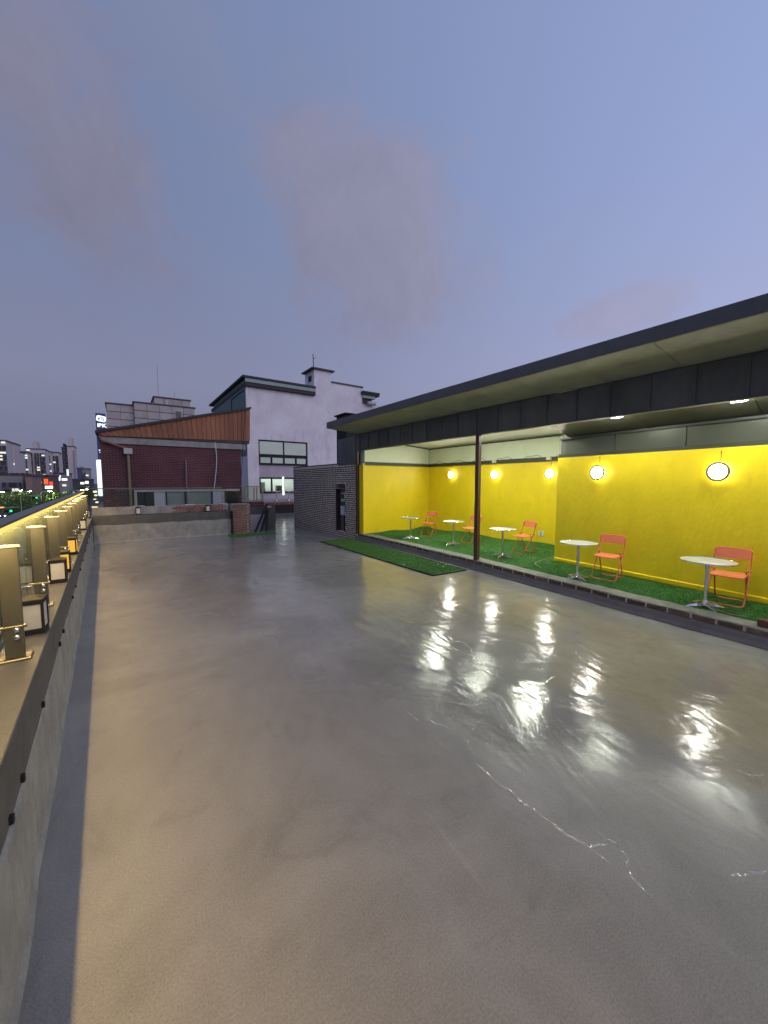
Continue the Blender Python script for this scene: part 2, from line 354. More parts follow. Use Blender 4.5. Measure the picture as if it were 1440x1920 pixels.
# ------------------------------------------------------------------ mesh helpers
class MB:
    def __init__(s): s.v = []; s.f = []; s.smooth = False
    def box(s, x0, x1, y0, y1, z0, z1, mtx=None):
        p = [Vector(q) for q in ((x0, y0, z0), (x1, y0, z0), (x1, y1, z0), (x0, y1, z0), (x0, y0, z1), (x1, y0, z1), (x1, y1, z1), (x0, y1, z1))]
        if mtx: p = [mtx @ q for q in p]
        n = len(s.v); s.v += [tuple(q) for q in p]
        s.f += [tuple(n + i for i in f) for f in ((0, 3, 2, 1), (4, 5, 6, 7), (0, 1, 5, 4), (1, 2, 6, 5), (2, 3, 7, 6), (3, 0, 4, 7))]
        return s
    def cbox(s, x0, x1, y0, y1, z0, z1, c=.004, mtx=None):
        """chamfered box: 24 vertices"""
        bm = bmesh.new(); bmesh.ops.create_cube(bm, size=1)
        for v in bm.verts: v.co = ((x0 + x1) / 2 + v.co.x * (x1 - x0), (y0 + y1) / 2 + v.co.y * (y1 - y0), (z0 + z1) / 2 + v.co.z * (z1 - z0))
        bmesh.ops.bevel(bm, geom=bm.edges[:], offset=c, segments=1, affect='EDGES')
        s.add_bm(bm, mtx); return s
    def add_bm(s, bm, mtx=None):
        bm.verts.index_update(); n = len(s.v)
        s.v += [tuple(mtx @ v.co if mtx else v.co) for v in bm.verts]
        s.f += [tuple(n + v.index for v in f.verts) for f in bm.faces]; bm.free(); return s
    def hexa(s, pts):
        n = len(s.v); s.v += [tuple(p) for p in pts]
        s.f += [tuple(n + i for i in f) for f in ((0, 3, 2, 1), (4, 5, 6, 7), (0, 1, 5, 4), (1, 2, 6, 5), (2, 3, 7, 6), (3, 0, 4, 7))]; return s
    def prism(s, poly, d):
        """closed polygon (3d points) extruded along vector d"""
        n = len(s.v); k = len(poly); d = Vector(d)
        s.v += [tuple(Vector(p)) for p in poly] + [tuple(Vector(p) + d) for p in poly]
        s.f += [tuple(range(n, n + k))[::-1], tuple(range(n + k, n + 2 * k))]
        for i in range(k): j = (i + 1) % k; s.f.append((n + i, n + j, n + k + j, n + k + i))
        return s
    def sweep(s, path, prof, closed=True):
        """profile [(side, z)] swept along a 2d/3d path; side is to the right of travel"""
        P = [Vector((*p[:2], p[2] if len(p) > 2 else 0)) for p in path]; n0 = len(s.v); k = len(prof)
        for i, p in enumerate(P):
            a = (P[i] - P[i - 1]) if i else (P[1] - P[0]); b = (P[i + 1] - P[i]) if i < len(P) - 1 else a
            a = Vector((a.x, a.y, 0)).normalized(); b = Vector((b.x, b.y, 0)).normalized(); t = (a + b).normalized()
            r = Vector((t.y, -t.x, 0)) / max(.5, t.dot(a))
            for (o, z) in prof: s.v.append(tuple(p + r * o + Vector((0, 0, z))))
        for i in range(len(P) - 1):
            for j in range(k if closed else k - 1):
                jj = (j + 1) % k; s.f.append((n0 + i * k + j, n0 + i * k + jj, n0 + (i + 1) * k + jj, n0 + (i + 1) * k + j))
        if closed:
            s.f.append(tuple(n0 + j for j in range(k))[::-1]); s.f.append(tuple(n0 + (len(P) - 1) * k + j for j in range(k)))
        return s
    def tube(s, path, r, seg=8, rend=None):
        P = [Vector(p) for p in path]; n0 = len(s.v); up = Vector((0, 0, 1)); prev = None
        for i, p in enumerate(P):
            t = (P[min(i + 1, len(P) - 1)] - P[max(i - 1, 0)]).normalized()
            if prev is None:
                a = t.cross(up)
                if a.length < 1e-3: a = t.cross(Vector((1, 0, 0)))
            else: a = prev - t * prev.dot(t)
            a.normalize(); prev = a; b = t.cross(a)
            rr = r if rend is None else r + (rend - r) * i / (len(P) - 1)
            for q in range(seg):
                w = 2 * math.pi * q / seg; s.v.append(tuple(p + (a * math.cos(w) + b * math.sin(w)) * rr))
        for i in range(len(P) - 1):
            for q in range(seg):
                q2 = (q + 1) % seg; s.f.append((n0 + i * seg + q, n0 + i * seg + q2, n0 + (i + 1) * seg + q2, n0 + (i + 1) * seg + q))
        s.f.append(tuple(n0 + q for q in range(seg))[::-1]); s.f.append(tuple(n0 + (len(P) - 1) * seg + q for q in range(seg)))
        s.smooth = True; return s
    def lathe(s, prof, seg=24, mtx=None):
        n0 = len(s.v); k = len(prof)
        for q in range(seg):
            w = 2 * math.pi * q / seg
            for (r, z) in prof:
                p = Vector((r * math.cos(w), r * math.sin(w), z)); s.v.append(tuple(mtx @ p if mtx else p))
        for q in range(seg):
            q2 = (q + 1) % seg
            for j in range(k - 1): s.f.append((n0 + q * k + j, n0 + q2 * k + j, n0 + q2 * k + j + 1, n0 + q * k + j + 1))
        s.smooth = True; return s
    def mesh(s, name):
        me = bpy.data.meshes.new(name); me.from_pydata(s.v, [], s.f); me.validate()
        bm = bmesh.new(); bm.from_mesh(me); bmesh.ops.remove_doubles(bm, verts=bm.verts[:], dist=1e-6)
        bmesh.ops.recalc_face_normals(bm, faces=bm.faces[:]); bm.to_mesh(me); bm.free()
        if s.smooth:
            for p in me.polygons: p.use_smooth = True
            try: me.set_sharp_from_angle(angle=R(40))
            except Exception: pass
        return me
    def build(s, name, m, parent=None, world=True, mesh_only=False):
        if world and parent is not None:
            o = Vector((0, 0, 0)); q = parent
            while q is not None: o = o + q.location; q = q.parent
            s.v = [tuple(Vector(p) - o) for p in s.v]
        me = s.mesh(name); me.materials.append(m)
        return link(name, me, parent)
def link(name, me, parent=None):
    o = bpy.data.objects.new(name, me); C.objects.link(o)
    if parent is not None: o.parent = parent
    return o
def tag(o, label=None, cat=None, group=None, kind=None):
    if label: o['label'] = label
    if cat: o['category'] = cat
    if group: o['group'] = group
    if kind: o['kind'] = kind
    return o
def empty(name, loc=(0, 0, 0), rz=0.0, **k):
    o = bpy.data.objects.new(name, None); C.objects.link(o); o.location = loc; o.rotation_euler = (0, 0, rz)
    o.empty_display_size = .1; return tag(o, **k)
def copy_tree(o, parent=None):
    c = o.copy(); C.objects.link(c); c.parent = parent
    for ch in list(o.children): copy_tree(ch, c)
    return c
def ribbon_pts(a, b, n): return [Vector(a).lerp(Vector(b), i / n) for i in range(n + 1)]
def fillet(pts, r, n=4):
    P = [Vector(p) for p in pts]; out = [P[0]]
    for i in range(1, len(P) - 1):
        a = (P[i - 1] - P[i]); b = (P[i + 1] - P[i]); ra = min(r, a.length * .45, b.length * .45)
        p0 = P[i] + a.normalized() * ra; p1 = P[i] + b.normalized() * ra
        for k in range(n + 1):
            t = k / n; out.append((1 - t) ** 2 * p0 + 2 * t * (1 - t) * P[i] + t * t * p1)
    out.append(P[-1]); return out

# shared brick meshes
def brick_mesh(name, l, h, d, m, seed):
    """unit block along x (length), y (depth, face at -y), z; a little uneven"""
    r = random.Random(seed); mb = MB(); mb.cbox(-l / 2, l / 2, 0, d, 0, h, .006)
    mb.v = [(x + r.uniform(-.003, .003), y + r.uniform(-.002, .002), z + r.uniform(-.002, .002)) for x, y, z in mb.v]
    me = mb.mesh(name); me.materials.append(m); return me

# ================================================================== SETTING: ground, road
def struct(o, kind='structure'): o['kind'] = kind; return o
ZG = -9.0
struct(MB().box(-2500, 2500, -600, 5000, ZG - 2, ZG).build('ground', M['ground']))
struct(MB().box(-34, -9, -80, 1500, ZG + .004, ZG + .008).build('road', M['asphalt']))
struct(MB().box(-9, -1.6, -80, 300, ZG + .005, ZG + .14).build('pavement', M['paving']))
mk = MB()
for i in range(60): mk.box(-21.6, -21.45, -20 + i * 12, -14 + i * 12, ZG + .012, ZG + .016)
mk.box(-9.6, -9.45, -60, 700, ZG + .012, ZG + .016)
struct(mk.build('road_marking', mat('road_paint', (.6, .6, .56), .7)))

# ================================================================== TERRACE
EA = math.atan(.0305)          # the street parapet runs at a slight angle
def edge(y): return -.38 - .0305 * y
CURB = [(6.72, 11.35), (6.70, 9.0), (6.58, 5.77), (6.34, 2.4), (6.29, .9), (6.22, -5.0)]
def curbx(y):
    p = CURB
    for a, b in zip(p, p[1:]):
        if b[1] <= y <= a[1]: return a[0] + (b[0] - a[0]) * (a[1] - y) / (a[1] - b[1])
    return p[-1][0] if y < p[-1][1] else p[0][0]
fl = MB()
poly = [(edge(-5) - .3, -5), (10.5, -5), (10.5, 24.0), (4.3, 24.0), (4.3, 15.5), (edge(15.3) - .3, 15.5)]
fl.prism([(x, y, -9.0) for x, y in poly], (0, 0, 9.0))
floor = struct(fl.build('terrace_floor', M_floor))

# wrinkles and cracks standing up in the coating: real little folds
def fold(pixels, w, h, seed, name='coating_wrinkle'):
    r = random.Random(seed); P = [onz(x, y, 0) for x, y in pixels]; pts = []
    for a, b in zip(P, P[1:]):
        n = max(2, int((b - a).length / .012)); pts += [a.lerp(b, i / n) for i in range(n)]
    pts.append(P[-1]); mb = MB(); n = len(pts); off = 0
    rows = []
    for i, p in enumerate(pts):
        t = (pts[min(i + 1, n - 1)] - pts[max(i - 1, 0)]).normalized(); s = Vector((t.y, -t.x, 0))
        off = off * .85 + r.uniform(-.006, .006); q = p + s * off
        k = max(.12, math.sin(math.pi * min(1, i / n * 1.0))) * r.uniform(.35, 1.0); ww = w * r.uniform(.5, 1.2) * (.5 + .5 * k)
        cw = (-1, -.66, -.33, 0, .33, .66, 1)
        rows.append([q + s * ww * c + t * r.uniform(-.004, .004) + Vector((0, 0, (-.001 if abs(c) == 1 else h * k * (1 - .7 * abs(c)) * r.uniform(.35, 1.35)))) for c in cw])
    for row in rows: mb.v += [tuple(v) for v in row]
    for i in range(len(rows) - 1):
        for j in range(6): mb.f.append((i * 7 + j, i * 7 + j + 1, i * 7 + 8 + j, i * 7 + 7 + j))
    return mb.build(name, M['wrinkle'], floor)
M['wrinkle'] = mat('glossy_coat_fold', (.33, .315, .29), .20, noise=.1, nscale=20, spec=1.0); _b = M['wrinkle'].node_tree.nodes['Principled BSDF']; _b.inputs['Coat Weight'].default_value = 1.0; _b.inputs['Coat Roughness'].default_value = .14; _b.inputs['Coat IOR'].default_value = 1.8
fold([(892, 1431), (925, 1462), (960, 1488), (1000, 1516), (1036, 1541), (1060, 1563), (1100, 1586)], 0.0209, 0.0077, 1)
fold([(1100, 1586), (1122, 1581), (1143, 1582)], 0.0161, 0.0063, 2)
fold([(1100, 1586), (1125, 1606), (1145, 1620)], 0.0129, 0.0049, 3)
fold([(1112, 1552), (1150, 1582), (1172, 1605), (1180, 1640), (1205, 1668), (1227, 1684)], 0.0113, 0.0049, 4)
fold([(762, 1332), (785, 1352)], 0.0129, 0.0056, 5)
fold([(796, 1345), (820, 1357), (850, 1369)], 0.0161, 0.0049, 6)
fold([(850, 1369), (872, 1384), (892, 1405)], 0.0081, 0.0021, 12)
fold([(836, 1207), (862, 1201), (882, 1215), (890, 1240)], 0.0194, 0.0069, 7)
fold([(1375, 1644), (1405, 1637), (1440, 1634)], 0.0146, 0.0056, 8)
fold([(1376, 1442), (1408, 1455), (1432, 1452)], 0.0161, 0.0056, 9)
fold([(1285, 1671), (1300, 1680)], 0.0096, 0.0034, 10)
fold([(1025, 1280), (1030, 1275), (1040, 1268)], 0.0161, 0.0049, 11)

# ------------------------------------------------------------------ street parapet (local frame along the edge)
par = empty('street_parapet', (-.38, 0, 0), EA, label='low parapet wall with dark band and grey plinth under the glowing railing', cat='wall')
def lbuild(mb, name, m, parent): return mb.build(name, m, parent, world=False)
pl = MB(); r_ = random.Random(3)
n = 90
for i in range(n + 1):
    y = -5 + 20.3 * i / n
    o = .006 + .006 * math.sin(i * .9) * r_.random() + (.008 if 1.9 < y < 2.35 else 0)
    t_ = .60 + .012 * math.sin(y * 1.7) + r_.uniform(-.004, .004)
    pl.v += [(-.06, y, -.2), (o + .018, y, -.2), (o + .018, y, .015), (o + .006, y, .06), (o, y, t_ - .02), (o - .012, y, t_), (-.06, y, t_)]
for i in range(n):
    for j in range(6): pl.f.append((i * 7 + j, i * 7 + j + 1, i * 7 + 8 + j, i * 7 + 7 + j))
pl.f.append(tuple(range(7))); pl.f.append(tuple(n * 7 + j for j in range(7)))
lbuild(pl, 'plinth', M['plinth'], par)
lbuild(MB().cbox(-.40, 0, -5, 15.28, -.1, .885, .006), 'wall_band', M['dark_band'], par)
lbuild(MB().cbox(-.42, .004, -5, 15.25, .885, .905, .004), 'ledge', M['ledge'], par)
lbuild(MB().cbox(-.46, -.405, -5, 15.25, -.4, .93, .004), 'outer_lip', M['conc'], par)
for i, y in enumerate((1.0, 1.63, 2.05, 2.32, 3.05, 4.15, 4.5, 5.8, 6.4, 7.6, 8.5, 9.7, 10.9, 12.1, 13.4)):
    lbuild(MB().cbox(-.01, .016, y, y + .028, .595, .63, .003), 'drain_clip', M['black'], par)

# railing: posts, panes, handrail with its light line
rail = empty('glass_railing', (-.38, 0, .905), EA, label='steel and glass railing with a warm light line under its handrail, beside the street', cat='railing')
def railing_post(y):
    po = empty('post', (0, y, 0)); po.parent = rail
    lbuild(MB().cbox(-.158, -.066, -.007, .007, .012, .70, .003), 'flat_bar', mat('bronzed_bar', (.075, .073, .058), .42, .3, noise=.15, nscale=20, stretch=(1, 1, .15)), po)
    lbuild(MB().cbox(-.19, -.035, -.055, .055, 0.0, .014, .005), 'base_plate', M['steel'], po)
    lbuild(MB().cbox(-.178, -.052, -.014, .014, .70, .715, .003), 'top_cap', M['cap_steel'], po)
    lbuild(MB().cbox(-.20, -.05, -.012, .012, .195, .212, .003), 'bracket', M['steel'], po)
    for z in (.185, .14):
        lbuild(MB().lathe([(0, 0), (.016, 0), (.016, .012), (.010, .016), (0, .016)], 10, Matrix.Translation((-.10, -.008, z)) @ Matrix.Rotation(R(90), 4, 'X')), 'bolt', M['chrome'], po)
    lbuild(MB().tube([(-.17, 0, .19), (-.205, 0, .19)], .014, 8), 'glass_clamp', M['chrome'], po)
    return po
PY = [3.16, 4.42, 5.62, 6.74, 7.86, 8.98, 10.1, 11.2, 12.3, 13.4, 14.5]
for y in [.8, 2.0] + PY: railing_post(y)
ys = [-4.0, -1.6] + [.8, 2.0] + PY + [15.2]
for a, b in zip(ys, ys[1:]):
    lbuild(MB().box(-.216, -.206, a + .012, b - .012, .05, .78), 'glass_pane', M['glass'], rail)
lbuild(MB().cbox(-.245, -.138, -4, 15.25, .815, .835, .005), 'handrail', M['rail'], rail)
lbuild(MB().box(-.236, -.147, -4, 15.2, .780, .8145), 'light_profile', M['led_glow'], rail)
ls = MB(); ls.v = [(-.168, -4, .779), (-.150, -4, .779), (-.150, 15.2, .779), (-.168, 15.2, .779)]; ls.f = [(0, 3, 2, 1)]
lbuild(ls, 'light_strip', M['led'], rail)

# ------------------------------------------------------------------ lanterns
def make_lantern(lit):
    root = empty('lantern', (0, 0, 0)); w = .066; h = .265
    p = M['lant'] if lit else M['cream']
    lbuild(MB().cbox(-w - .006, w + .006, -w - .006, w + .006, 0, .040, .004), 'base', M['black'], root)
    for sx in (-1, 1):
        for sy in (-1, 1):
            lbuild(MB().box(sx * w - .008, sx * w + .008, sy * w - .008, sy * w + .008, .040, h - .045), 'corner_post', M['black'], root)
    cap = MB(); cap.cbox(-w - .009, w + .009, -w - .009, w + .009, h - .045, h - .008, .004)
    a, b = w - .002, .03
    cap.hexa([(-a, -a, h - .008), (a, -a, h - .008), (a, a, h - .008), (-a, a, h - .008), (-b, -b, h + .006), (b, -b, h + .006), (b, b, h + .006), (-b, b, h + .006)])
    lbuild(cap, 'cap', M['black'], root)
    q = w - .010
    for k in range(4):
        lbuild(MB().box(-q, q, -w - .001, -w + .005, .042, h - .047, Matrix.Rotation(k * math.pi / 2, 4, 'Z')), 'panel', p, root)
    return root
def put_lantern(y, off, lit, rz, label):
    o = make_lantern(lit); e = Vector((edge(y) + off, y, .9055)); o.location = e; o.rotation_euler = (0, 0, rz)
    return tag(o, label, 'lantern', 'lanterns along the parapet ledges')
put_lantern(3.66, -.085, False, R(-3), 'unlit black lantern with cream panels beside the railing post with the exposed base plate')
put_lantern(5.40, -.075, False, R(2), 'unlit black lantern with cream panels overlapping a lit lantern on the ledge')
put_lantern(5.98, -.075, True, R(5), 'lit amber lantern half hidden behind an unlit lantern on the street ledge')
put_lantern(7.40, -.075, True, R(-4), 'lit amber lantern standing clear, brightest on the street ledge')
put_lantern(11.05, -.075, False, R(3), 'unlit dark lantern on the street ledge past the amber lanterns')
put_lantern(14.7, -.085, False, R(0), 'unlit lantern at the ledge corner where the two parapets meet')

# ------------------------------------------------------------------ end parapet
ex0 = edge(15.25)
YP = 15.25
ep = empty('end_parapet', (1.3, YP, 0), label='end parapet with grey plinth, dark band and brick upstand under lanterns', cat='wall')
pp = MB(); k = 40
for i in range(k + 1):
    x = ex0 + .03 + (3.42 - ex0 - .03) * i / k; o = .02 + .008 * math.sin(i * 1.3)
    pp.v += [(x, YP, -.1), (x, YP - o - .02, -.1), (x, YP - o - .02, .02), (x, YP - o, .06), (x, YP - o, .60 + .01 * math.sin(i * .7)), (x, YP, .60 + .01 * math.sin(i * .7))]
for i in range(k):
    for j in range(5): pp.f.append((i * 6 + j, i * 6 + j + 1, i * 6 + 7 + j, i * 6 + 6 + j))
pp.f.append(tuple(range(6))); pp.f.append(tuple(k * 6 + j for j in range(6)))
pp.build('plinth', M['plinth'], ep)
MB().cbox(ex0, 3.40, YP + .001, YP + .45, -.1, .90, .005).build('wall_band', M['dark_band'], ep)
MB().cbox(ex0, 1.45, YP + .26, YP + .45, .902, 1.17, .01).build('plaster_upstand', M['conc'], ep)
up = MB().cbox(1.455, 3.40, YP + .27, YP + .45, .902, 1.17, .004).build('mortar_core', M['mortar_d'], ep)
bmr = [brick_mesh('brick', .19, .054, .05, M['brick_r'], s) for s in range(4)]
def place_brick(me, parent, loc, rz=0.0, name='brick'):
    o = link(name, me, parent); q = parent; off = Vector((0, 0, 0))
    while q is not None: off += q.location; q = q.parent
    o.location = Vector(loc) - off; o.rotation_euler = (random.uniform(-.01, .01), random.uniform(-.006, .006), rz); return o
for rI in range(4):
    for c in range(10):
        x = 1.56 + c * .205 + (.1 if rI % 2 else 0)
        if x > 3.30: continue
        place_brick(bmr[(rI + c) % 4], ep, (x, YP + .255, .908 + rI * .066))
er = empty('end_glass_railing', (1.3, YP + .36, 1.17), label='clear frameless glass railing with thin rail in front of the red brick house', cat='railing')
MB().tube([(ex0 - .1, YP + .36, 1.80), (3.2, YP + .36, 1.80)], .017, 10).build('top_rail', M['steel'], er)
for a, b in ((ex0 + .02, .62), (.66, 2.0), (2.04, 3.36)):
    MB().box(a, b, YP + .355, YP + .365, 1.19, 1.783).build('glass_pane', M['glass_clear'], er)
for x in (.45, 2.05, 3.2):
    MB().cbox(x - .17, x + .17, YP + .33, YP + .39, 1.172, 1.2, .005).build('floor_clamp', M['chrome'], er)
for (x, lab) in ((.42, 'unlit lantern against the bare cement stretch of the end parapet'), (2.62, 'unlit lantern against the brick stretch of the end parapet')):
    o = make_lantern(False); o.location = (x, YP + .13, .9005); tag(o, lab, 'lantern', 'lanterns along the parapet ledges')

# brick pier
bp_ = empty('brick_pier', (3.76, 15.2, 0), label='short red brick pier ending the grey parapet', cat='pier')
MB().cbox(3.44, 4.08, 15.03, 15.6, -.05, 1.17, .004).build('mortar_core', M['mortar_d'], bp_)
MB().box(3.405, 3.436, 14.99, 15.3, 0, .9).build('joint_strip', M['black'], bp_)
for rI in range(17):
    z = .012 + rI * .0685
    for c in range(4):
        x = 3.54 + c * .205 - (.10 if rI % 2 else 0)
        if x > 4.02: continue
        if x < 3.5: x = 3.50
        place_brick(bmr[(rI * 3 + c) % 4], bp_, (x, 15.015, z))
    for c in range(3): place_brick(bmr[(rI + c) % 4], bp_, (4.095, 15.14 + c * .205 - (.07 if rI % 2 else 0), z), R(90))

# offset parapet behind the pier + opening
op = empty('rear_parapet', (4.65, 16.4, 0), label='low pale wall with dark top band behind the leaning black bars', cat='wall')
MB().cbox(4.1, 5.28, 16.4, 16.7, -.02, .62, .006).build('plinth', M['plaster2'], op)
MB().cbox(4.1, 5.30, 16.41, 16.7, .621, .92, .006).build('wall_band', M['dark_band'], op)
MB().cbox(4.1, 5.1, 16.5, 16.7, .921, 1.17, .006).build('brick_upstand', M['red_wall'], op)
MB().box(4.15, 5.05, 16.58, 16.59, 1.18, 1.83).build('glass_pane', M['glass_clear'], op)
MB().tube([(4.1, 16.585, 1.84), (5.1, 16.585, 1.84)], .015, 8).build('top_rail', M['steel'], op)
for x in (4.35, 4.7, 4.82, 5.07):
    MB().cbox(x - .02, x + .02, 16.55, 16.62, 1.171, 1.80, .003).build('post', mat('yellowish_post', (.35, .33, .18), .5), op)
bd = empty('upright_board', (5.12, 15.85, 0), label='dark upright panel standing beside the opening next to leaning bars', cat='panel')
MB().cbox(4.92, 5.36, 15.8, 15.92, .0, 1.02, .01).build('panel_sheet', M['dark_band'], bd)
MB().cbox(5.0, 5.16, 15.74, 15.799, .96, 1.0, .004).build('ledge_clip', M['white'], bd)
for i, (a, b, lab) in enumerate((((4.30, 15.15), (5.0, 15.78, 1.10), 'longest black bar leaning against the dark upright panel'),
                                 ((4.55, 15.2), (5.0, 15.78, .86), 'middle black bar leaning against the dark upright panel'),
                                 ((4.78, 15.25), (5.02, 15.78, .84), 'steepest black bar leaning against the dark upright panel'))):
    A = Vector((a[0], a[1], .03)); B = Vector(b); dv = (B - A)
    q = dv.to_track_quat('Z', 'Y').to_matrix().to_4x4(); q.translation = A
    tag(MB().cbox(-.04, .04, -.02, .02, 0, dv.length, .004, q).build('leaning_bar', M['black'], None), lab, 'bar')
tst = MB(); tst.cbox(3.2, 4.95, 14.25, 14.95, .004, .03, .008)
ts = empty('turf_strip', (4.0, 14.6, 0), label='small dark green turf mat at the foot of the brick pier', cat='mat')
MB().cbox(3.22, 4.92, 14.3, 14.92, .003, .022, .006).build('backing', M['turf'], ts)

# ------------------------------------------------------------------ neighbour terrace beyond the opening
nb = empty('neighbour_platform', (9, 24.1, 0), label='raised terrace with dark wall and brick edge below the lilac house', cat='platform')
MB().cbox(5.5, 16, 24.02, 27.9, -.05, .55, .01).build('wall_band', M['black'], nb)
MB().box(5.55, 16, 24.1, 27.9, .55, .74).build('mortar_core', M['mortar_d'], nb)
sb = brick_mesh('brick', .19, .17, .09, M['brick_r'], 9)
for i in range(24): place_brick(sb, nb, (6.3 + i * .235, 24.03, .56))

# ------------------------------------------------------------------ bistro tables
def lathe_obj(prof, seg, name, m, root, loc=(0, 0, 0)):
    return lbuild(MB().lathe(prof, seg, Matrix.Translation(loc)), name, m, root)
def make_table():
    root = empty('bistro_table')
    lathe_obj([(0, .676), (.318, .676), (.318, .672), (0, .672)], 40, 'tabletop', M['alu_top'], root)
    lathe_obj([(.316, .668), (.330, .662), (.334, .670), (.331, .680), (.316, .681), (.314, .676)], 40, 'rim', M['chrome'], root)
    lathe_obj([(0, .655), (.09, .655), (.09, .671), (0, .671)], 20, 'top_plate', M['steel'], root)
    lathe_obj([(.026, .05), (.026, .655), (0, .655)], 16, 'column', M['chrome'], root)
    lathe_obj([(0, .03), (.05, .03), (.048, .07), (.030, .095), (.026, .11), (0, .11)], 16, 'hub', M['chrome'], root)
    for k in range(4):
        a = Matrix.Rotation(R(45 + 90 * k), 4, 'Z')
        mb = MB(); P = [(.02, .024, .085, .028), (.10, .022, .066, .022), (.19, .016, .034, .017), (.245, .013, .012, .002)]
        rows = []
        for (x, w, zt, zb) in P: rows.append([(x, -w, zb), (x, w, zb), (x, w * .75, zt), (x, 0, zt + .008), (x, -w * .75, zt)])
        for row in rows: mb.v += [tuple(a @ Vector(q)) for q in row]
        for i in range(3):
            for j in range(5): mb.f.append((i * 5 + j, i * 5 + (j + 1) % 5, i * 5 + 5 + (j + 1) % 5, i * 5 + 5 + j))
        mb.f.append((0, 1, 2, 3, 4)); mb.f.append((15, 16, 17, 18, 19)); mb.smooth = True
        lbuild(mb, 'foot', M['chrome'], root)
        lbuild(MB().lathe([(0, 0), (.016, 0), (.016, .008), (0, .008)], 10, a @ Matrix.Translation((.238, 0, 0))), 'glide', M['black'], root)
    return root
HP = .225
tb = make_table()
TABLES = [((7.40, 9.11), 10, 'round aluminium table by the yellow end wall'),
          ((7.70, 7.54), 35, 'round aluminium table next to the chair hidden by the brown post'),
          ((7.40, 5.62), 55, 'round aluminium table just past the brown post, before the wall outlet'),
          ((6.84, 3.52), 20, 'round aluminium table at the corner where the yellow wall steps forward'),
          ((6.74, 1.64), 0, 'round aluminium table overlapping its orange chair beside the loose brick')]
for i, (p, a, lab) in enumerate(TABLES):
    o = tb if i == 0 else copy_tree(tb)
    o.location = (p[0], p[1], HP); o.rotation_euler = (0, 0, R(a)); tag(o, lab, 'table', 'round tables under the pavilion')
for i, (px_, lab) in enumerate(((519, 'far round table on the neighbour terrace with a chair behind it'), (542, 'far round table on the neighbour terrace beside the bright strip lamp'))):
    o = copy_tree(tb); q = ony(px_, 938, 25.0); o.location = (q.x, 25.0, .742); tag(o, lab, 'table', 'tables on the neighbour terrace')

# ------------------------------------------------------------------ folding chairs
def make_chair():
    root = empty('folding_chair'); W2 = .205
    def loop(pts, r, name):
        lbuild(MB().tube(fillet(pts, .05, 5), r, 8), name, M['orange_t'], root)
    # front frame: back uprights run down into the front feet, joined by a floor bar
    loop([(.20, -W2, .76), (.135, -W2, .50), (-.20, -W2, .012), (-.20, W2, .012), (.135, W2, .50), (.20, W2, .76)], .0115, 'front_frame')
    V = W2 - .028
    loop([(.04, -V, .50), (.07, -V, .43), (.235, -V, .012), (.235, V, .012), (.07, V, .43), (.04, V, .50)], .0105, 'rear_frame')
    # seat: rounded shell with a rolled rim
    bm = bmesh.new(); nx, ny = 10, 10
    def ss(u, v):
        x = -.215 + .375 * u; y = (v - .5) * .385
        cu, cv = abs(u - .5) * 2, abs(v - .5) * 2
        y *= 1 - .06 * max(0, .5 - u) - .05 * (cu ** 8)
        x += (.02 * (cv ** 4)) * (1 if u < .5 else -1) * cu
        z = .452 - .012 * (1 - cu ** 2) * (1 - cv ** 2) - .016 * (max(cu, cv) ** 10) + .012 * (u - .5)
        return x, y, z
    g = [[bm.verts.new(ss(i / nx, j / ny)) for j in range(ny + 1)] for i in range(nx + 1)]
    for i in range(nx):
        for j in range(ny): bm.faces.new((g[i][j], g[i + 1][j], g[i + 1][j + 1], g[i][j + 1]))
    r = bmesh.ops.extrude_face_region(bm, geom=bm.faces[:])
    for v in [e for e in r['geom'] if isinstance(e, bmesh.types.BMVert)]: v.co.z -= .014
    mb = MB(); mb.add_bm(bm); mb.smooth = True; lbuild(mb, 'seat', M['orange'], root)
    # backrest: curved panel
    bm = bmesh.new(); nu, nv = 14, 6
    def bs(u, v):
        y = (u - .5) * .425; cu = abs(u - .5) * 2; cv = abs(v - .5) * 2
        z = .640 + .155 * v; hh = (.155 / 2) * (1 - .38 * max(0, cu - .86) / .14 * cv)
        z = .7175 + (v - .5) * 2 * hh
        x = .178 + (z - .64) * .25 + .035 * (1 - cu ** 2)
        return x, y, z
    g = [[bm.verts.new(bs(i / nu, j / nv)) for j in range(nv + 1)] for i in range(nu + 1)]
    for i in range(nu):
        for j in range(nv): bm.faces.new((g[i][j], g[i + 1][j], g[i + 1][j + 1], g[i][j + 1]))
    r = bmesh.ops.extrude_face_region(bm, geom=bm.faces[:])
    for v in [e for e in r['geom'] if isinstance(e, bmesh.types.BMVert)]: v.co.x += .016
    mb = MB(); mb.add_bm(bm); mb.smooth = True; lbuild(mb, 'backrest', M['orange'], root)
    for s in (-1, 1):
        lbuild(MB().tube([(.128, s * (W2 - .02), .485), (.128, s * (W2 + .02), .485)], .017, 10), 'hinge', M['orange_t'], root)
        lbuild(MB().tube([(.09, s * (W2 - .035), .425), (.09, s * (W2 + .012), .425)], .012, 8), 'pivot_bolt', M['black'], root)
    return root
chr0 = make_chair()
CHAIRS = [((8.40, 9.36), 14, 'orange folding chair in the corner by the yellow end wall'),
          ((8.45, 7.56), -5, 'orange folding chair partly hidden behind the brown post'),
          ((8.28, 5.66), -13, 'orange folding chair in front of the wall outlet'),
          ((7.31, 3.21), 5, 'orange folding chair standing clear of its table by the stepped yellow wall'),
          ((7.27, 1.52), 3, 'orange folding chair overlapped by a round tabletop beside the loose brick')]
for i, (p, a, lab) in enumerate(CHAIRS):
    o = chr0 if i == 0 else copy_tree(chr0)
    o.location = (p[0], p[1], HP); o.rotation_euler = (0, 0, R(a)); tag(o, lab, 'chair', 'orange folding chairs under the pavilion')

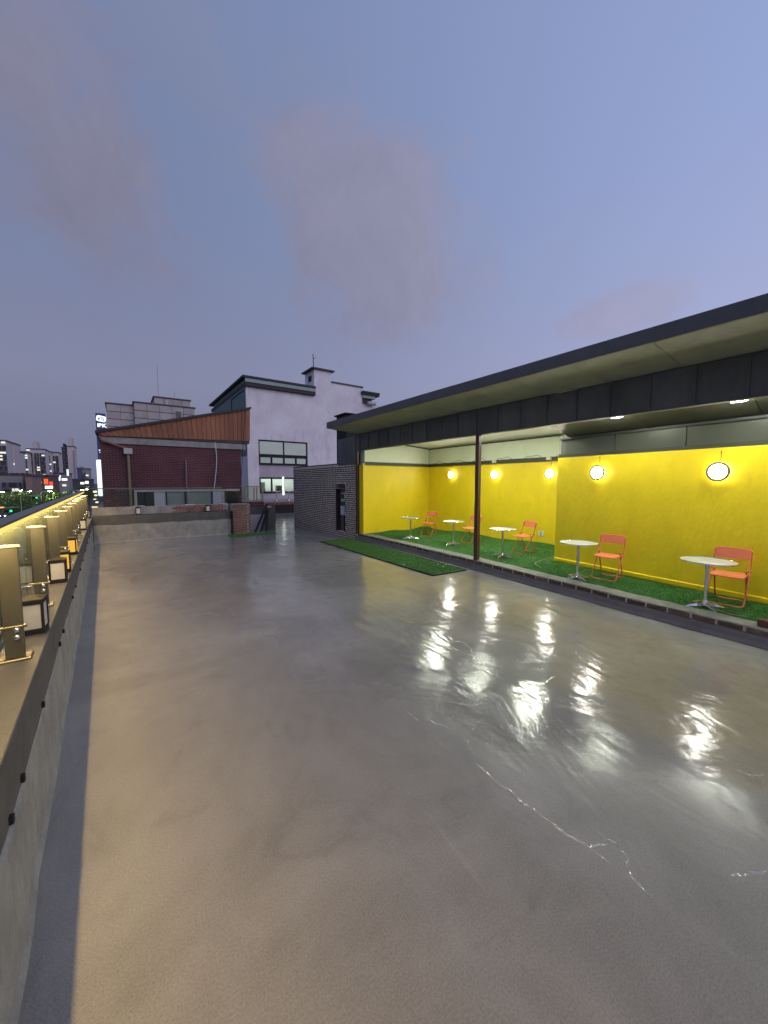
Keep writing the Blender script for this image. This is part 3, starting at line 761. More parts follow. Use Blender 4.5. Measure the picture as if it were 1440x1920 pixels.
# ------------------------------------------------------------------ pavilion
pv = empty('pavilion', (8.0, 6.0, 0), label='long dark roofed pavilion with yellow walls and turf floor', cat='pavilion')
NW = [(7.94, 4.62), (7.62, 1.14), (7.05, -5.0)]     # the wall that steps forward
XB, YE, YF = 9.80, 10.95, 11.25
# platform core and curb
plat = MB(); pts = [(x + .10, y) for x, y in CURB] + [(9.9, -5.0), (9.9, 11.35)]
plat.prism([(x, y, .002) for x, y in pts], (0, 0, .198)); plat.build('platform', M['conc'], pv)
# path runs towards the camera, so +side points to -x: the terrace
cp = MB()
def dense(path, st=.25):
    out = []
    for a, b in zip(path, path[1:]):
        n = max(1, int((Vector(b) - Vector(a)).length / st)); out += [tuple(Vector(a).lerp(Vector(b), i / n)) for i in range(n)]
    out.append(path[-1]); return out
CD = dense(CURB, .12)
cp.sweep(CD, [(-.14, .14), (-.012, .14), (-.012, .218), (-.14, .222)]); cp.build('curb_core', M['mortar'], pv)
capm = MB().sweep(CD, [(-.24, .205), (-.012, .205), (-.004, .2165), (-.02, .226), (-.16, .240), (-.24, .240)])
rr = random.Random(4); capm.v = [(x + rr.uniform(-.008, .008), y, z + rr.uniform(-.005, .004)) for x, y, z in capm.v]
capm.build('curb_cap', M['cap'], pv)
MB().sweep(CD, [(-.16, -.02), (.055, -.02), (.055, .015), (.03, .06), (.022, .128), (.006, .139), (-.16, .139)]).build('curb_plinth', mat('plinth_coating', (.16, .145, .15), .45, noise=.15, nscale=4, bump=.2, bscale=40), pv)
bmc = [brick_mesh('brick', .245, .062, .09, M['brick_c'], 20 + s) for s in range(5)]
y = 11.2; i = 0
while y > -2.0:
    yc = y - .135; x = curbx(yc); sl = (curbx(yc + .1) - curbx(yc - .1)) / .2
    place_brick(bmc[i % 5], pv, (x - .004, yc, .1455), R(-90) - math.atan(sl), 'brick'); y -= .272; i += 1
# turf
def turf_z(x, y):
    z = .226
    d = YE - y
    if d < .5 and y > 5: z += .045 * math.exp(-(d / .12) ** 2) * (.5 + .5 * math.sin(x * 4.1 + .5)) + .05 * math.exp(-((x - 9.45) / .22) ** 2) * max(0, 1 - d / .5)
    if y > 4.7: z += .06 * math.exp(-((XB - x) / .10) ** 2) * max(0, .5 + .6 * math.sin(y * 2.3))
    return z + .004 * math.sin(x * 7 + y * 3) + .003 * math.sin(y * 9 - x * 4)
def nearwall(y):
    for a, b in zip(NW, NW[1:]):
        if b[1] <= y <= a[1]: return a[0] + (b[0] - a[0]) * (a[1] - y) / (a[1] - b[1])
    return NW[-1][0]
tm = MB(); cols = 22; ysn = np.linspace(YE - .01, -4.9, 150)
for yy in ysn:
    x0 = curbx(yy) + .17; x1 = (XB - .01) if yy > 4.64 else nearwall(yy) + .02
    for c in range(cols + 1):
        x = x0 + (x1 - x0) * c / cols; tm.v.append((x, yy, turf_z(x, yy)))
for r0 in range(len(ysn) - 1):
    for c in range(cols): tm.f.append((r0 * (cols + 1) + c, r0 * (cols + 1) + c + 1, (r0 + 1) * (cols + 1) + c + 1, (r0 + 1) * (cols + 1) + c))
tm.smooth = True
tf = tm.build('turf_floor', M['turf'], None); tag(tf, 'green artificial turf carpet laid under the tables and chairs', 'turf')
def blades(n, fx, name, m, parent, hgt, zf):
    P = fx(n); k = len(P); a = rng.uniform(0, 6.283, k); w = rng.uniform(.003, .006, k); h = rng.uniform(.5, 1.0, k) * hgt
    ln = rng.normal(0, .35, (k, 2)) * h[:, None]
    z = np.array([zf(p[0], p[1]) for p in P]) - .002
    v = np.zeros((k, 3, 3)); c, s = np.cos(a) * w, np.sin(a) * w
    v[:, 0] = np.stack([P[:, 0] - c, P[:, 1] - s, z], 1); v[:, 1] = np.stack([P[:, 0] + c, P[:, 1] + s, z], 1)
    v[:, 2] = np.stack([P[:, 0] + ln[:, 0], P[:, 1] + ln[:, 1], z + h], 1)
    o_ = Vector((0, 0, 0)); q = parent
    while q is not None: o_ += q.location; q = q.parent
    v -= np.array(o_)
    me = bpy.data.meshes.new(name); me.from_pydata(v.reshape(-1, 3).tolist(), [], np.arange(3 * k).reshape(-1, 3).tolist()); me.materials.append(m)
    o = link(name, me, parent); o['kind'] = 'stuff'; return o
def fx_turf(n):
    yv = rng.uniform(.2, YE - .03, n); x0 = np.array([curbx(t) + .19 for t in yv]); x1 = np.array([XB - .02 if t > 4.64 else nearwall(t) - .01 for t in yv])
    x = x0 + (x1 - x0) * rng.uniform(0, 1, n); return np.stack([x, yv], 1)
blades(90000, fx_turf, 'turf_pile', M['blade'], tf, .020, turf_z)
# the loose mat on the terrace
gm = empty('green_mat', (6.0, 8.8, 0), label='long green turf mat with black edge lying on the grey floor by the curb', cat='mat')
mp_ = [(5.38, 5.86), (6.36, 5.80), (6.58, 11.55), (5.42, 11.5)]
MB().prism([(x, y, .004) for x, y in mp_], (0, 0, .016)).build('backing', M['turf'], gm)
MB().sweep([mp_[0], mp_[1]], [(-.012, .004), (.012, .004), (.012, .026), (-.012, .026)]).build('edging', M['black'], gm)
MB().sweep([mp_[3], mp_[0]], [(-.012, .004), (.012, .004), (.012, .026), (-.012, .026)]).build('edging', M['black'], gm)
MB().sweep([mp_[1], mp_[2]], [(-.012, .004), (.012, .004), (.012, .026), (-.012, .026)]).build('edging', M['black'], gm)
def fx_mat(n):
    u = rng.uniform(0.01, .99, n); v = rng.uniform(0.005, .995, n); A, B, C_, D_ = [np.array(p) for p in mp_]
    return (A[None] * ((1 - u) * (1 - v))[:, None] + B[None] * (u * (1 - v))[:, None] + C_[None] * (u * v)[:, None] + D_[None] * ((1 - u) * v)[:, None])
blades(36000, fx_mat, 'mat_pile', M['blade_m'], gm, .020, lambda x, y: .021)
for i, (px_, py_) in enumerate(((757, 1059), (821, 1058), (831, 1063), (836, 1059))):
    q = onz(px_, py_, .03); mb = MB(); mb.cbox(-.02, .02, -.012, .014, 0, .012, .005, Matrix.Translation((q.x, q.y, .032)) @ Matrix.Rotation(i * 1.1, 4, 'Z'))
    tag(mb.build('litter_scrap', M['white'], None), 'tiny pale scrap of litter lying on the long green mat', 'litter', 'scraps on the green mat')

# walls
ZY = 2.60
MB().box(6.74, XB, YE, YF, .2, ZY).build('end_wall', M['yellow'], pv)
MB().box(XB, XB + .15, 4.5, YE - .002, .2, ZY).build('back_wall', M['yellow'], pv)
nwm = MB().sweep([NW[0], NW[1], NW[2]], [(0, .2), (-.2, .2), (-.2, 2.545), (0, 2.545)])
nwm.build('front_step_wall', M['yellow'], pv)
MB().box(7.95, XB - .002, 4.42, 4.615, .2, 2.54).build('step_return_wall', M['yellow'], pv)
MB().sweep(NW, [(.001, .25), (.030, .25), (.030, .315), (.001, .325)]).build('skirting', M['yellow'], pv)
MB().box(6.742, 6.80, YE - .09, YE - .002, .24, ZY + .06).build('end_pilaster', M['yellow'], pv)
# dark trim bands
MB().cbox(6.80, XB - .002, YE - .045, YE - .003, ZY + .003, ZY + .115, .004).build('trim_band', M['trim'], pv)
MB().cbox(XB - .05, XB - .003, 4.62, YE - .05, ZY + .003, ZY + .115, .004).build('trim_band', M['trim'], pv)
MB().sweep(NW, [(-.2, 2.55), (-.03, 2.55), (-.03, 2.615), (-.2, 2.615)]).build('trim_band', M['trim'], pv)
# upper pale panels (each panel its own)
def roofz(x): return 3.66 - .105 * (x - 6.7)
for a, b in ((6.86, 7.84), (7.845, 8.82), (8.825, 9.79)):
    MB().hexa([(a, YE, ZY), (b, YE, ZY), (b, YF, ZY), (a, YF, ZY), (a, YE, roofz(a)), (b, YE, roofz(b)), (b, YF, roofz(b)), (a, YF, roofz(a))]).build('upper_panel', M['white_panel'], pv)
yy = YE - .003
while yy > 4.6:
    y2 = max(4.5, yy - 1.05); MB().box(XB, XB + .12, y2 + .004, yy, ZY + .001, roofz(XB) - .01).build('upper_panel', M['white_panel'], pv); yy = y2
for i in range(len(NW) - 1):
    a, b = Vector((*NW[i], 0)), Vector((*NW[i + 1], 0)); n = max(1, round((b - a).length / 1.2))
    for k in range(n):
        p, q = a.lerp(b, k / n + .002), a.lerp(b, (k + 1) / n - .002)
        MB().sweep([p[:2], q[:2]], [(-.20, 2.616), (-.09, 2.616), (-.09, 2.94), (-.20, 2.94)]).build('upper_panel', M['metal_panel'], pv)
MB().sweep(NW, [(-.2, 2.941), (-.05, 2.941), (-.05, 2.985), (-.2, 2.985)]).build('trim_band', M['trim'], pv)
# ceilings
yy = YE
while yy > 4.45:
    y2 = max(4.40, yy - 1.09)
    MB().hexa([(6.82, y2 + .003, roofz(6.82) - .10), (XB, y2 + .003, roofz(XB) - .03), (XB, yy - .003, roofz(XB) - .03), (6.82, yy - .003, roofz(6.82) - .10),
               (6.82, y2 + .003, roofz(6.82) - .05), (XB, y2 + .003, roofz(XB) - .012), (XB, yy - .003, roofz(XB) - .012), (6.82, yy - .003, roofz(6.82) - .05)]).build('ceiling_panel', M['ceil'], pv); yy = y2
MB().hexa([(6.82, YE - .04, roofz(6.82) - .15), (XB, YE - .04, roofz(XB) - .07), (XB, YE - .002, roofz(XB) - .07), (6.82, YE - .002, roofz(6.82) - .15),
           (6.82, YE - .04, roofz(6.82) - .105), (XB, YE - .04, roofz(XB) - .035), (XB, YE - .002, roofz(XB) - .035), (6.82, YE - .002, roofz(6.82) - .105)]).build('ceiling_trim', M['trim'], pv)
MB().box(XB - .04, XB - .002, 4.6, YE - .05, roofz(XB) - .075, roofz(XB) - .035).build('ceiling_trim', M['trim'], pv)
# dropped ceiling over the near bay
yy = 4.38
while yy > -4.8:
    y2 = yy - 1.5; a = nearwall(yy) + .12; b = nearwall(y2) + .12
    MB().hexa([(6.80, y2 + .004, 3.30), (b, y2 + .004, 2.99), (a, yy - .004, 2.99), (6.80, yy - .004, 3.30),
               (6.80, y2 + .004, 3.35), (b, y2 + .004, 3.04), (a, yy - .004, 3.04), (6.80, yy - .004, 3.35)]).build('lower_ceiling_panel', M['metal_panel'], pv); yy = y2
MB().hexa([(6.80, 4.385, 3.285), (8.1, 4.385, 2.985), (8.1, 4.46, 2.985), (6.80, 4.46, 3.285), (6.80, 4.385, 3.365), (8.1, 4.385, 3.06), (8.1, 4.46, 3.06), (6.80, 4.46, 3.365)]).build('rafter', M['brown'], pv)
MB().cbox(8.02, 8.16, 4.40, 4.56, 2.55, roofz(8.1) - .12, .005).build('steel_column', M['roof_dark'], pv)
# front beam: dark cladding sheets with upstanding seams
MB().box(6.70, 6.80, -5, YF, 3.10, 3.655).build('beam', M['roof_dark'], pv)
MB().cbox(6.672, 6.81, -5, YF, 3.085, 3.10, .003).build('beam_trim', M['roof_dark'], pv)
sy = [11.23, 10.95, 10.42, 9.83, 9.29, 8.71, 8.15, 7.57, 7.01, 6.44, 5.86, 5.28, 4.72, 4.14, 3.57, 3.02, 2.44, 1.89, 1.34, .78, .22, -.34, -.9, -1.5, -2.1, -2.7, -3.3, -4, -5]
for a, b in zip(sy, sy[1:]):
    MB().cbox(6.682, 6.699, b + .004, a - .004, 3.101, 3.65, .003).build('cladding_sheet', M['clad'], pv)
    MB().cbox(6.658, 6.6815, a - .009, a + .009, 3.101, 3.65, .003).build('seam', M['clad'], pv)
# roof, soffit, fascia
YR = 11.22
XF = 5.6
def rslab(x0, x1, y0, y1, dz0, dz1):
    return MB().hexa([(x0, y0, roofz(x0) + dz0), (x1, y0, roofz(x1) + dz0), (x1, y1, roofz(x1) + dz0), (x0, y1, roofz(x0) + dz0),
                      (x0, y0, roofz(x0) + dz1), (x1, y0, roofz(x1) + dz1), (x1, y1, roofz(x1) + dz1), (x0, y1, roofz(x0) + dz1)])
rslab(XF + .02, 10.4, -5, YR - .02, .022, .16).build('roof', M['roof_dark'], pv)
yj = [YR - .02, 10.2, 9.2, 8.2, 7.17, 6.14, 5.13, 4.12, 3.1, 2.05, 1.0, -.05, -1.1, -2.1, -3.1, -4.1, -5]
for a, b in zip(yj, yj[1:]): rslab(XF + .02, 6.69, b + .004, a - .004, .002, .02).build('soffit_panel', M['soffit'], pv)
zf = roofz(XF)
for a, b in ((YR, 8.4), (8.4, 5.5), (5.5, 2.6), (2.6, -.3), (-.3, -5)):
    d = random.uniform(-.003, .003); MB().cbox(XF - .03 + d, XF + .015, b + .003, a - .003, zf - .005 + d, zf + .185 + d, .004).build('fascia', M['roof_dark'], pv)
rslab(XF - .025, 10.4, YR - .018, YR + .02, -.002, .175).build('fascia', M['roof_dark'], pv)
# end cladding and dark upper box over the brick wall
MB().box(6.80, 10.2, YF + .002, 12.6, 2.62, 3.54).build('rear_box', M['black'], pv)
for i in range(4): MB().cbox(6.72 - .02, 6.798, YF + .02 + i * .33, YF + .34 + i * .33, 2.63, 3.6, .004).build('cladding_sheet', M['clad'], pv)
# posts
MB().cbox(6.58, 6.68, 5.70, 5.80, .228, 3.085, .006).build('post', M['brown'], pv)
MB().cbox(6.57, 6.69, 5.69, 5.81, .226, .2275, .0005).build('post_foot', M['brown'], pv)
MB().cbox(6.665, 6.735, 11.12, 11.25, .228, 3.08, .006).build('post', M['brown'], pv)

# ------------------------------------------------------------------ lamps
def make_wall_lamp():
    root = empty('wall_lamp'); rx = Matrix.Rotation(R(-90), 4, 'Y')      # +z of the profile -> -x
    lbuild(MB().lathe([(0, 0), (.07, 0), (.065, .034), (0, .034)], 24, rx), 'back_plate', M['lamp_rim'], root)
    lbuild(MB().lathe([(.0, .035), (.105, .035), (.118, .047), (.118, .080), (0, .080)], 36, rx), 'drum', M['lamp_drum'], root)
    lbuild(MB().lathe([(.112, .081), (.148, .081), (.152, .094), (.142, .108), (.120, .106), (.112, .094), (.112, .081)], 36, rx), 'rim', M['lamp_rim'], root)
    lbuild(MB().lathe([(.1115, .090), (.09, .094), (.05, .096), (0, .0965)], 36, rx), 'diffuser', M['lamp'], root)
    lbuild(MB().tube([(-.075, 0, .140), (-.03, .002, .17), (-.012, -.002, .23), (-.006, 0, .30)], .004, 6), 'cord', M['blackc'], root)
    lbuild(MB().tube([(-.004, 0, .30), (-.02, 0, .302), (-.022, 0, .318), (-.004, 0, .322)], .005, 6), 'hook', M['black'], root)
    return root
wl = make_wall_lamp()
def nwx(y): return nearwall(y)
LAMPS = [((XB - .004, 9.67, 2.29), 0, 'glowing round wall lamp next to the yellow end wall'),
         ((XB - .004, 7.76, 2.26), 0, 'glowing round wall lamp under a white junction box, middle of the recessed wall'),
         ((XB - .004, 5.88, 2.25), 0, 'glowing round wall lamp tucked beside the edge of the stepped wall'),
         ((nwx(3.66) - .004, 3.68, 2.20), math.atan((NW[0][0] - NW[1][0]) / (NW[0][1] - NW[1][1])), 'glowing round wall lamp on the stepped wall above a clear chair'),
         ((nwx(1.77) - .004, 1.79, 2.17), math.atan((NW[0][0] - NW[1][0]) / (NW[0][1] - NW[1][1])), 'largest glowing round wall lamp above the table with the overlapped chair')]
for i, (p, a, lab) in enumerate(LAMPS):
    o = wl if i == 0 else copy_tree(wl)
    o.location = p; o.rotation_euler = (0, 0, -a); tag(o, lab, 'wall lamp', 'round lamps on the yellow wall')
def make_ceiling_lamp():
    root = empty('ceiling_lamp')
    lbuild(MB().lathe([(0, 0), (.205, 0), (.205, -.018), (.197, -.020), (.196, -.012), (0, -.012)], 28), 'housing', M['white'], root)
    lbuild(MB().lathe([(.194, -.014), (.195, -.040), (.165, -.060), (.09, -.074), (0, -.078)], 28), 'diffuser', M['ceil_lamp'], root)
    return root
clp = make_ceiling_lamp()
tl = math.atan(.085)
CL = [((7.75, 8.30), 'white round ceiling lamp over the recessed bay nearest the end wall'), ((7.75, 6.65), 'white round ceiling lamp over the middle of the recessed bay'),
      ((7.75, 5.05), 'white round ceiling lamp over the recessed bay beside the rafter')]
def ceilz(x): return roofz(6.82) - .10 + (x - 6.82) * ((roofz(XB) - .03) - (roofz(6.82) - .10)) / (XB - 6.82)
for i, (p, lab) in enumerate(CL):
    o = clp if i == 0 else copy_tree(clp)
    o.location = (p[0], p[1], ceilz(p[0]) - .085); o.rotation_euler = (0, R(4.6), 0); lbuild(MB().tube([(0, 0, -.001), (0, 0, .084)], .012, 8), 'stem', M['white'], o); tag(o, lab, 'ceiling lamp', 'ceiling lamps of the pavilion')
for p, lab in (((7.03, 3.1), 'white round lamp on the low ceiling behind the beam, above the clear chair'), ((7.03, 1.52), 'white round lamp on the low ceiling behind the beam, above the overlapped chair'), ((7.03, -.3), 'white round lamp on the low ceiling past the loose brick')):
    o = copy_tree(clp); o.location = (p[0], p[1], 3.30 - (p[0] - 6.8) * .255 - .012); o.rotation_euler = (0, R(14), 0)
    for ch in o.children:
        if ch.name.startswith('diffuser'): ch.data = ch.data.copy(); ch.data.materials[0] = M['ceil_lamp_low']
    tag(o, lab, 'ceiling lamp', 'ceiling lamps of the pavilion')

# small fittings
def fitting(name, mb, m, lab, cat, group=None): return tag(mb.build(name, m, None), lab, cat, group)
def junction(y, lab):
    e_ = empty('junction_box', (XB - .05, y, ZY + .06)); tag(e_, lab, 'junction box', 'white junction boxes on the trim')
    MB().cbox(XB - .11, XB - .052, y - .07, y + .07, ZY + .03, ZY + .14, .006).build('body', M['white'], e_)
    MB().cbox(XB - .116, XB - .1105, y - .06, y + .06, ZY + .04, ZY + .13, .002).build('cover', M['white'], e_)
junction(7.78, 'white junction box on the trim above the middle recessed lamp')
junction(5.92, 'white junction box on the trim beside the dark column')
e_ = empty('wall_outlet', (XB - .02, 6.12, .55)); tag(e_, 'white double socket low on the yellow wall behind a chair', 'socket')
MB().cbox(XB - .03, XB - .001, 6.04, 6.20, .48, .62, .004).build('plate', M['white'], e_)
for z in (.52, .58): MB().lathe([(0, 0), (.018, 0), (.018, .004), (0, .004)], 12, Matrix.Translation((XB - .0305, 6.12, z)) @ Matrix.Rotation(R(-90), 4, 'Y')).build('socket', M['black'], e_)
cbp = [Vector((XB - .06, 5.2 + .48 * t, ZY + .13 + .05 * math.sin(t * 3.1) + .02 * math.sin(t * 9))) for t in np.linspace(0, 11.5, 60)]
fitting('string_cable', MB().tube(cbp, .006, 6), M['blackc'], 'thin black cable sagging along the top of the dark trim', 'cable')
fitting('floor_cable', MB().tube(fillet([(7.93, 4.70, .30), (7.7, 4.78, .245), (7.3, 4.72, .243), (7.0, 4.35, .243)], .2, 6), .009, 6), M['cable'], 'pale cable coming off the corner of the stepped wall onto the turf', 'cable')
fitting('table_cable', MB().tube(fillet([(6.80, 1.62, .25), (6.62, 1.50, .262), (6.52, 1.30, .262), (6.58, 1.16, .262)], .1, 6), .006, 6), M['cable'], 'thin pale cable trailing over the curb from under the table', 'cable')
fitting('loose_brick', MB().cbox(-.13, .13, -.055, .055, 0, .085, .008, Matrix.Translation((6.38, .90, .238)) @ Matrix.Rotation(R(78), 4, 'Z')), mat('dull_red_brick', (.12, .045, .035), .8, noise=.25, nscale=25, bump=.4, bscale=80), 'single red brick lying loose on the cement cap of the curb', 'brick')
fitting('ceiling_sensor', MB().cbox(6.86, 6.93, YE - .13, YE - .06, 3.12, 3.17, .008), M['black'], 'small dark sensor high in the corner of the end wall', 'sensor')

# ------------------------------------------------------------------ dark brick wall with meter niche
BW0, BW1 = (6.73, 11.27), (6.58, 16.8)
bwl = empty('brick_wall', (6.66, 14, 0), label='dark brick wall with pale mortar and a recessed meter niche beside the yellow pavilion', cat='wall')
def wx(y): return BW0[0] + (BW1[0] - BW0[0]) * (y - BW0[1]) / (BW1[1] - BW0[1])
NY0, NY1, NZ0, NZ1 = 12.08, 12.80, .16, 1.78
def wblock(y0, y1, z0, z1, x_in=.009, th=.30):
    return MB().hexa([(wx(y0) + x_in, y0, z0), (wx(y0) + th, y0, z0), (wx(y1) + th, y1, z0), (wx(y1) + x_in, y1, z0),
                      (wx(y0) + x_in, y0, z1), (wx(y0) + th, y0, z1), (wx(y1) + th, y1, z1), (wx(y1) + x_in, y1, z1)])
for a in ((11.27, NY0, -.05, 2.68), (NY1, 16.8, -.05, 2.68), (NY0, NY1, -.05, NZ0), (NY0, NY1, NZ1, 2.68)): wblock(*a).build('mortar_core', M['mortar'], bwl)
wblock(NY0, NY1, NZ0, NZ1, .20, .29).build('niche_back', M['dark_band'], bwl)
for a in ((NY0 + .001, NY0 + .02), (NY1 - .02, NY1 - .001)): wblock(*a, NZ0 + .002, NZ1 - .002, .012, .199).build('niche_cheek', M['brick_d'], bwl)
wblock(NY0 + .021, NY1 - .021, NZ1 - .02, NZ1 - .001, .012, .199).build('niche_cheek', M['brick_d'], bwl)
wblock(11.26, 16.81, 2.681, 2.72, -.01, .31).build('coping', M['dark_band'], bwl)
bmd = [brick_mesh('brick', .185, .044, .05, M['brick_d'], 40 + s) for s in range(5)]
pos = []
zrow = .02; row = 0
while zrow < 2.62:
    spans = [(11.285, 16.79)] if not (NZ0 - .05 < zrow < NZ1 + .19) else [(11.285, NY0 - .008), (NY1 + .008, 16.79)]
    for (ya, yb) in spans:
        y = ya; first = row % 2
        while yb - y > .05:
            l = .09 if first else .18 * random.choice((1, 1, 1, .97, .55)); first = 0
            if y + l > yb - .05: l = yb - y
            pos.append((y + l / 2, zrow, l / .188)); y += l + .034
    zrow += .0765; row += 1
pos.sort(key=lambda p: p[0])
rzw = -math.pi / 2 + math.atan((BW0[0] - BW1[0]) / (BW1[1] - BW0[1]))
for i, (yc, z, s) in enumerate(pos[:300]):
    o = place_brick(bmd[i % 5], bwl, (wx(yc) + random.uniform(-.003, .004), yc, z), rzw); o.scale = (s * random.uniform(.95, 1.0), 1, random.uniform(.92, 1.1))
mb = MB()
for i, (yc, z, s) in enumerate(pos[300:]):
    j = random.uniform(-.003, .004); h = .044 * random.uniform(.92, 1.1); l = .0925 * s * .97
    mb.box(wx(yc) + j, wx(yc) + .05, yc - l, yc + l, z, z + h)
tag(mb.build('brickwork', M['brick_d'], bwl), kind='stuff')
for i in range(9):
    sbk = MB().cbox(wx(12.4) - .004, wx(12.4) + .06, NY0 + .01 + i * .08, NY0 + .075 + i * .08, NZ1 + .01, NZ1 + .18, .005); sbk.build('soldier_brick', M['brick_d'], bwl)
mx_ = empty('meter_box', (6.83, 12.4, 1.35)); tag(mx_, 'grey meter box in the upper part of the brick wall niche', 'meter box')
MB().cbox(6.74, 6.88, 12.18, 12.46, 1.30, 1.62, .01).build('case', M['pvc'], mx_); MB().cbox(6.73, 6.739, 12.21, 12.43, 1.40, 1.58, .003).build('window', M['win_dark'], mx_)
mx_ = empty('meter_box', (6.78, 12.3, .75)); tag(mx_, 'pale blue meter box in the lower part of the brick wall niche', 'meter box')
MB().cbox(6.66, 6.88, 12.12, 12.36, .80, 1.13, .012).build('case', mat('pale_blue_case', (.42, .48, .58), .5), mx_); MB().tube([(6.8, 12.25, .79), (6.8, 12.25, .17)], .05, 10).build('pipe', M['black'], mx_)
fitting('floor_drain', MB().lathe([(0, .004), (.07, .004), (.07, .012), (.05, .018), (0, .018)], 16, Matrix.Translation((6.42, 16.0, 0))), M['black'], 'dark round floor drain near the end of the dark brick wall', 'drain')

# ================================================================== HOUSES
YRH = 19.0
rh = empty('red_brick_house', (2, YRH, ZG), label='red brick house with wedge shaped wooden fascia and grey concrete band', cat='house')
P_ = lambda x, y: ony(x, y, YRH)
xl, xr = P_(187, 830).x, 4.80
MB().box(xl, xr, YRH, 27, ZG, 3.60).build('wall', M['red_wall'], rh)
a, b = P_(190, 822), P_(462, 833)
MB().hexa([(a.x, YRH - .06, 3.60), (5.02, YRH - .06, 3.60), (5.02, 27, 3.60), (a.x, 27, 3.60), (a.x, YRH - .06, 3.86), (5.02, YRH - .06, 3.86), (5.02, 27, 3.86), (a.x, 27, 3.86)]).build('concrete_band', M['conc'], rh)
TL, TR = Vector((-.70, YRH, 3.97)), Vector((5.26, YRH, 5.55)); BL, BR = Vector((-.55, YRH, 3.875)), Vector((5.22, YRH, 4.02))
npl = 30
for i in range(npl):
    u0, u1 = i / npl, (i + 1) / npl; g_ = .0012
    p0, p1 = BL.lerp(BR, u0 + g_), BL.lerp(BR, u1 - g_); q0, q1 = TL.lerp(TR, u0 + g_), TL.lerp(TR, u1 - g_)
    d = random.uniform(-.008, .008)
    f = [Vector((v.x, YRH - .14 + d, v.z)) for v in (p0, p1, q1, q0)]
    MB().prism(f, (0, .06, 0)).build('plank', M['wood'], rh)
MB().hexa([(-.78, YRH - .22, 3.955), (5.30, YRH - .22, 5.56), (5.30, 27, 5.56), (-.78, 27, 3.955), (-.78, YRH - .22, 4.06), (5.30, YRH - .22, 5.66), (5.30, 27, 5.66), (-.78, 27, 4.06)]).build('roof', M['rooftile'], rh)
MB().prism([(-.68, YRH - .08, 3.87), (5.2, YRH - .08, 3.9), (5.22, YRH - .08, 5.54), (-.68, YRH - .08, 3.95)], (0, 7.5, 0)).build('gable_core', M['dark_band'], rh)
q = P_(188, 822)
MB().tube(fillet([(-.66, YRH - .16, 3.86), (-.60, YRH - .14, 3.70), (.24, YRH - .12, 3.40)], .06, 4), .045, 8).build('rain_gutter', M['pipe_r'], rh)
MB().cbox(.12, .42, YRH - .22, YRH - .01, 3.18, 3.42, .01).build('hopper_box', M['pvc'], rh)
xp = P_(243, 900).x
MB().tube([(.27, YRH - .11, 3.18), (.27, YRH - .11, 2.4), (.30, YRH - .11, -2)], .05, 8).build('downpipe', M['yellow_pipe'], rh)
q = P_(348, 862); MB().tube([(q.x, YRH - .06, q.z), (q.x - .02, YRH - .06, -1)], .035, 8).build('vent_pipe', mat('mauve_pipe', (.20, .15, .165), .6), rh)
MB().tube(fillet([(P_(402, 824).x, YRH - .05, 3.98), (P_(406, 855).x, YRH - .05, 3.2), (P_(405, 880).x, YRH - .05, 2.6), (P_(401, 918).x, YRH - .05, 1.7)], .3, 5), .018, 6).build('white_cable', M['white'], rh)
# strip of windows at the foot
def rect(x0, x1, y0, y1, off, th, name, m, yy=YRH, par_=rh):
    a_, b_ = ony(x0, y1, yy), ony(x1, y0, yy)
    return MB().box(min(a_.x, b_.x), max(a_.x, b_.x), yy - off - th, yy - off, a_.z, b_.z).build(name, m, par_)
zz0, zz1 = .6, 1.62
def strip(x0, x1, z0, z1, off, th, name, m): a_, b_ = ony(x0, 935, YRH).x, ony(x1, 935, YRH).x; return MB().box(a_, b_, YRH - off - th, YRH - off, z0, z1).build(name, m, rh)
strip(252, 449, 1.605, 1.69, .0, .09, 'lintel', M['pvc'])
strip(252, 257, zz0, 1.604, .0, .07, 'window_frame', M['pvc'])
for (x0, x1, m_) in ((257, 271.5, 'win_dark'), (272.5, 289, 'win_dark'), (313, 346, 'win_grey'), (349, 396, 'win_grey'), (421, 446, 'win_dark')):
    strip(x0, x1, zz0, 1.604, .0, .03, 'window_pane', M[m_])
strip(271.5, 272.5, zz0, 1.604, .0, .05, 'mullion', M['black'])
strip(289, 313, zz0, 1.604, .0, .06, 'white_board', mat('lilac_board', (.50, .47, .54), .6, noise=.05))
for x0, x1 in ((310.5, 313), (396, 398.5), (346.2, 348.8)): strip(x0, x1, zz0, 1.604, .061, .03, 'mullion', M['black'])
strip(398.5, 415, zz0, 1.604, .0, .06, 'white_board', MATS['lilac_board']); strip(415.5, 420.5, zz0, 1.604, .0, .05, 'white_board', M['pvc'])

YL = 28.0
lh = empty('lilac_house', (13, YL, ZG), label='tall pale lilac plastered house with dark roof and chimney stack', cat='house')
Q = lambda x, y: ony(x, y, YL)
XL0, XL1 = 7.55, 17.3
hz = 8.85
# wall with openings as blocks
wx0, wx1 = Q(485, 850).x, Q(577, 860).x
wz = (5.17, 4.03, 3.33, 2.40, 1.22)
MB().box(XL0, wx0, YL, 40, ZG, hz).build('wall', M['plaster'], lh)
MB().box(wx1, XL1, YL, 40, ZG, hz).build('wall', M['plaster'], lh)
MB().box(wx0, wx1, YL, 40, wz[0], hz).build('wall', M['plaster'], lh)
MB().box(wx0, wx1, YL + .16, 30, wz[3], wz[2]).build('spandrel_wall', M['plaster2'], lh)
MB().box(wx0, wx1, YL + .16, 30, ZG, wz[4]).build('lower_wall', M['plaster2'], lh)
MB().box(Q(589, 740).x, XL1, YL, 33, hz, 10.12).build('parapet_wall', M['plaster'], lh)
MB().cbox(14.35, XL1 + .1, YL - .08, 33.1, 10.12, 10.24, .02).build('coping', mat('brown_coping', (.12, .095, .09), .8, noise=.2), lh)
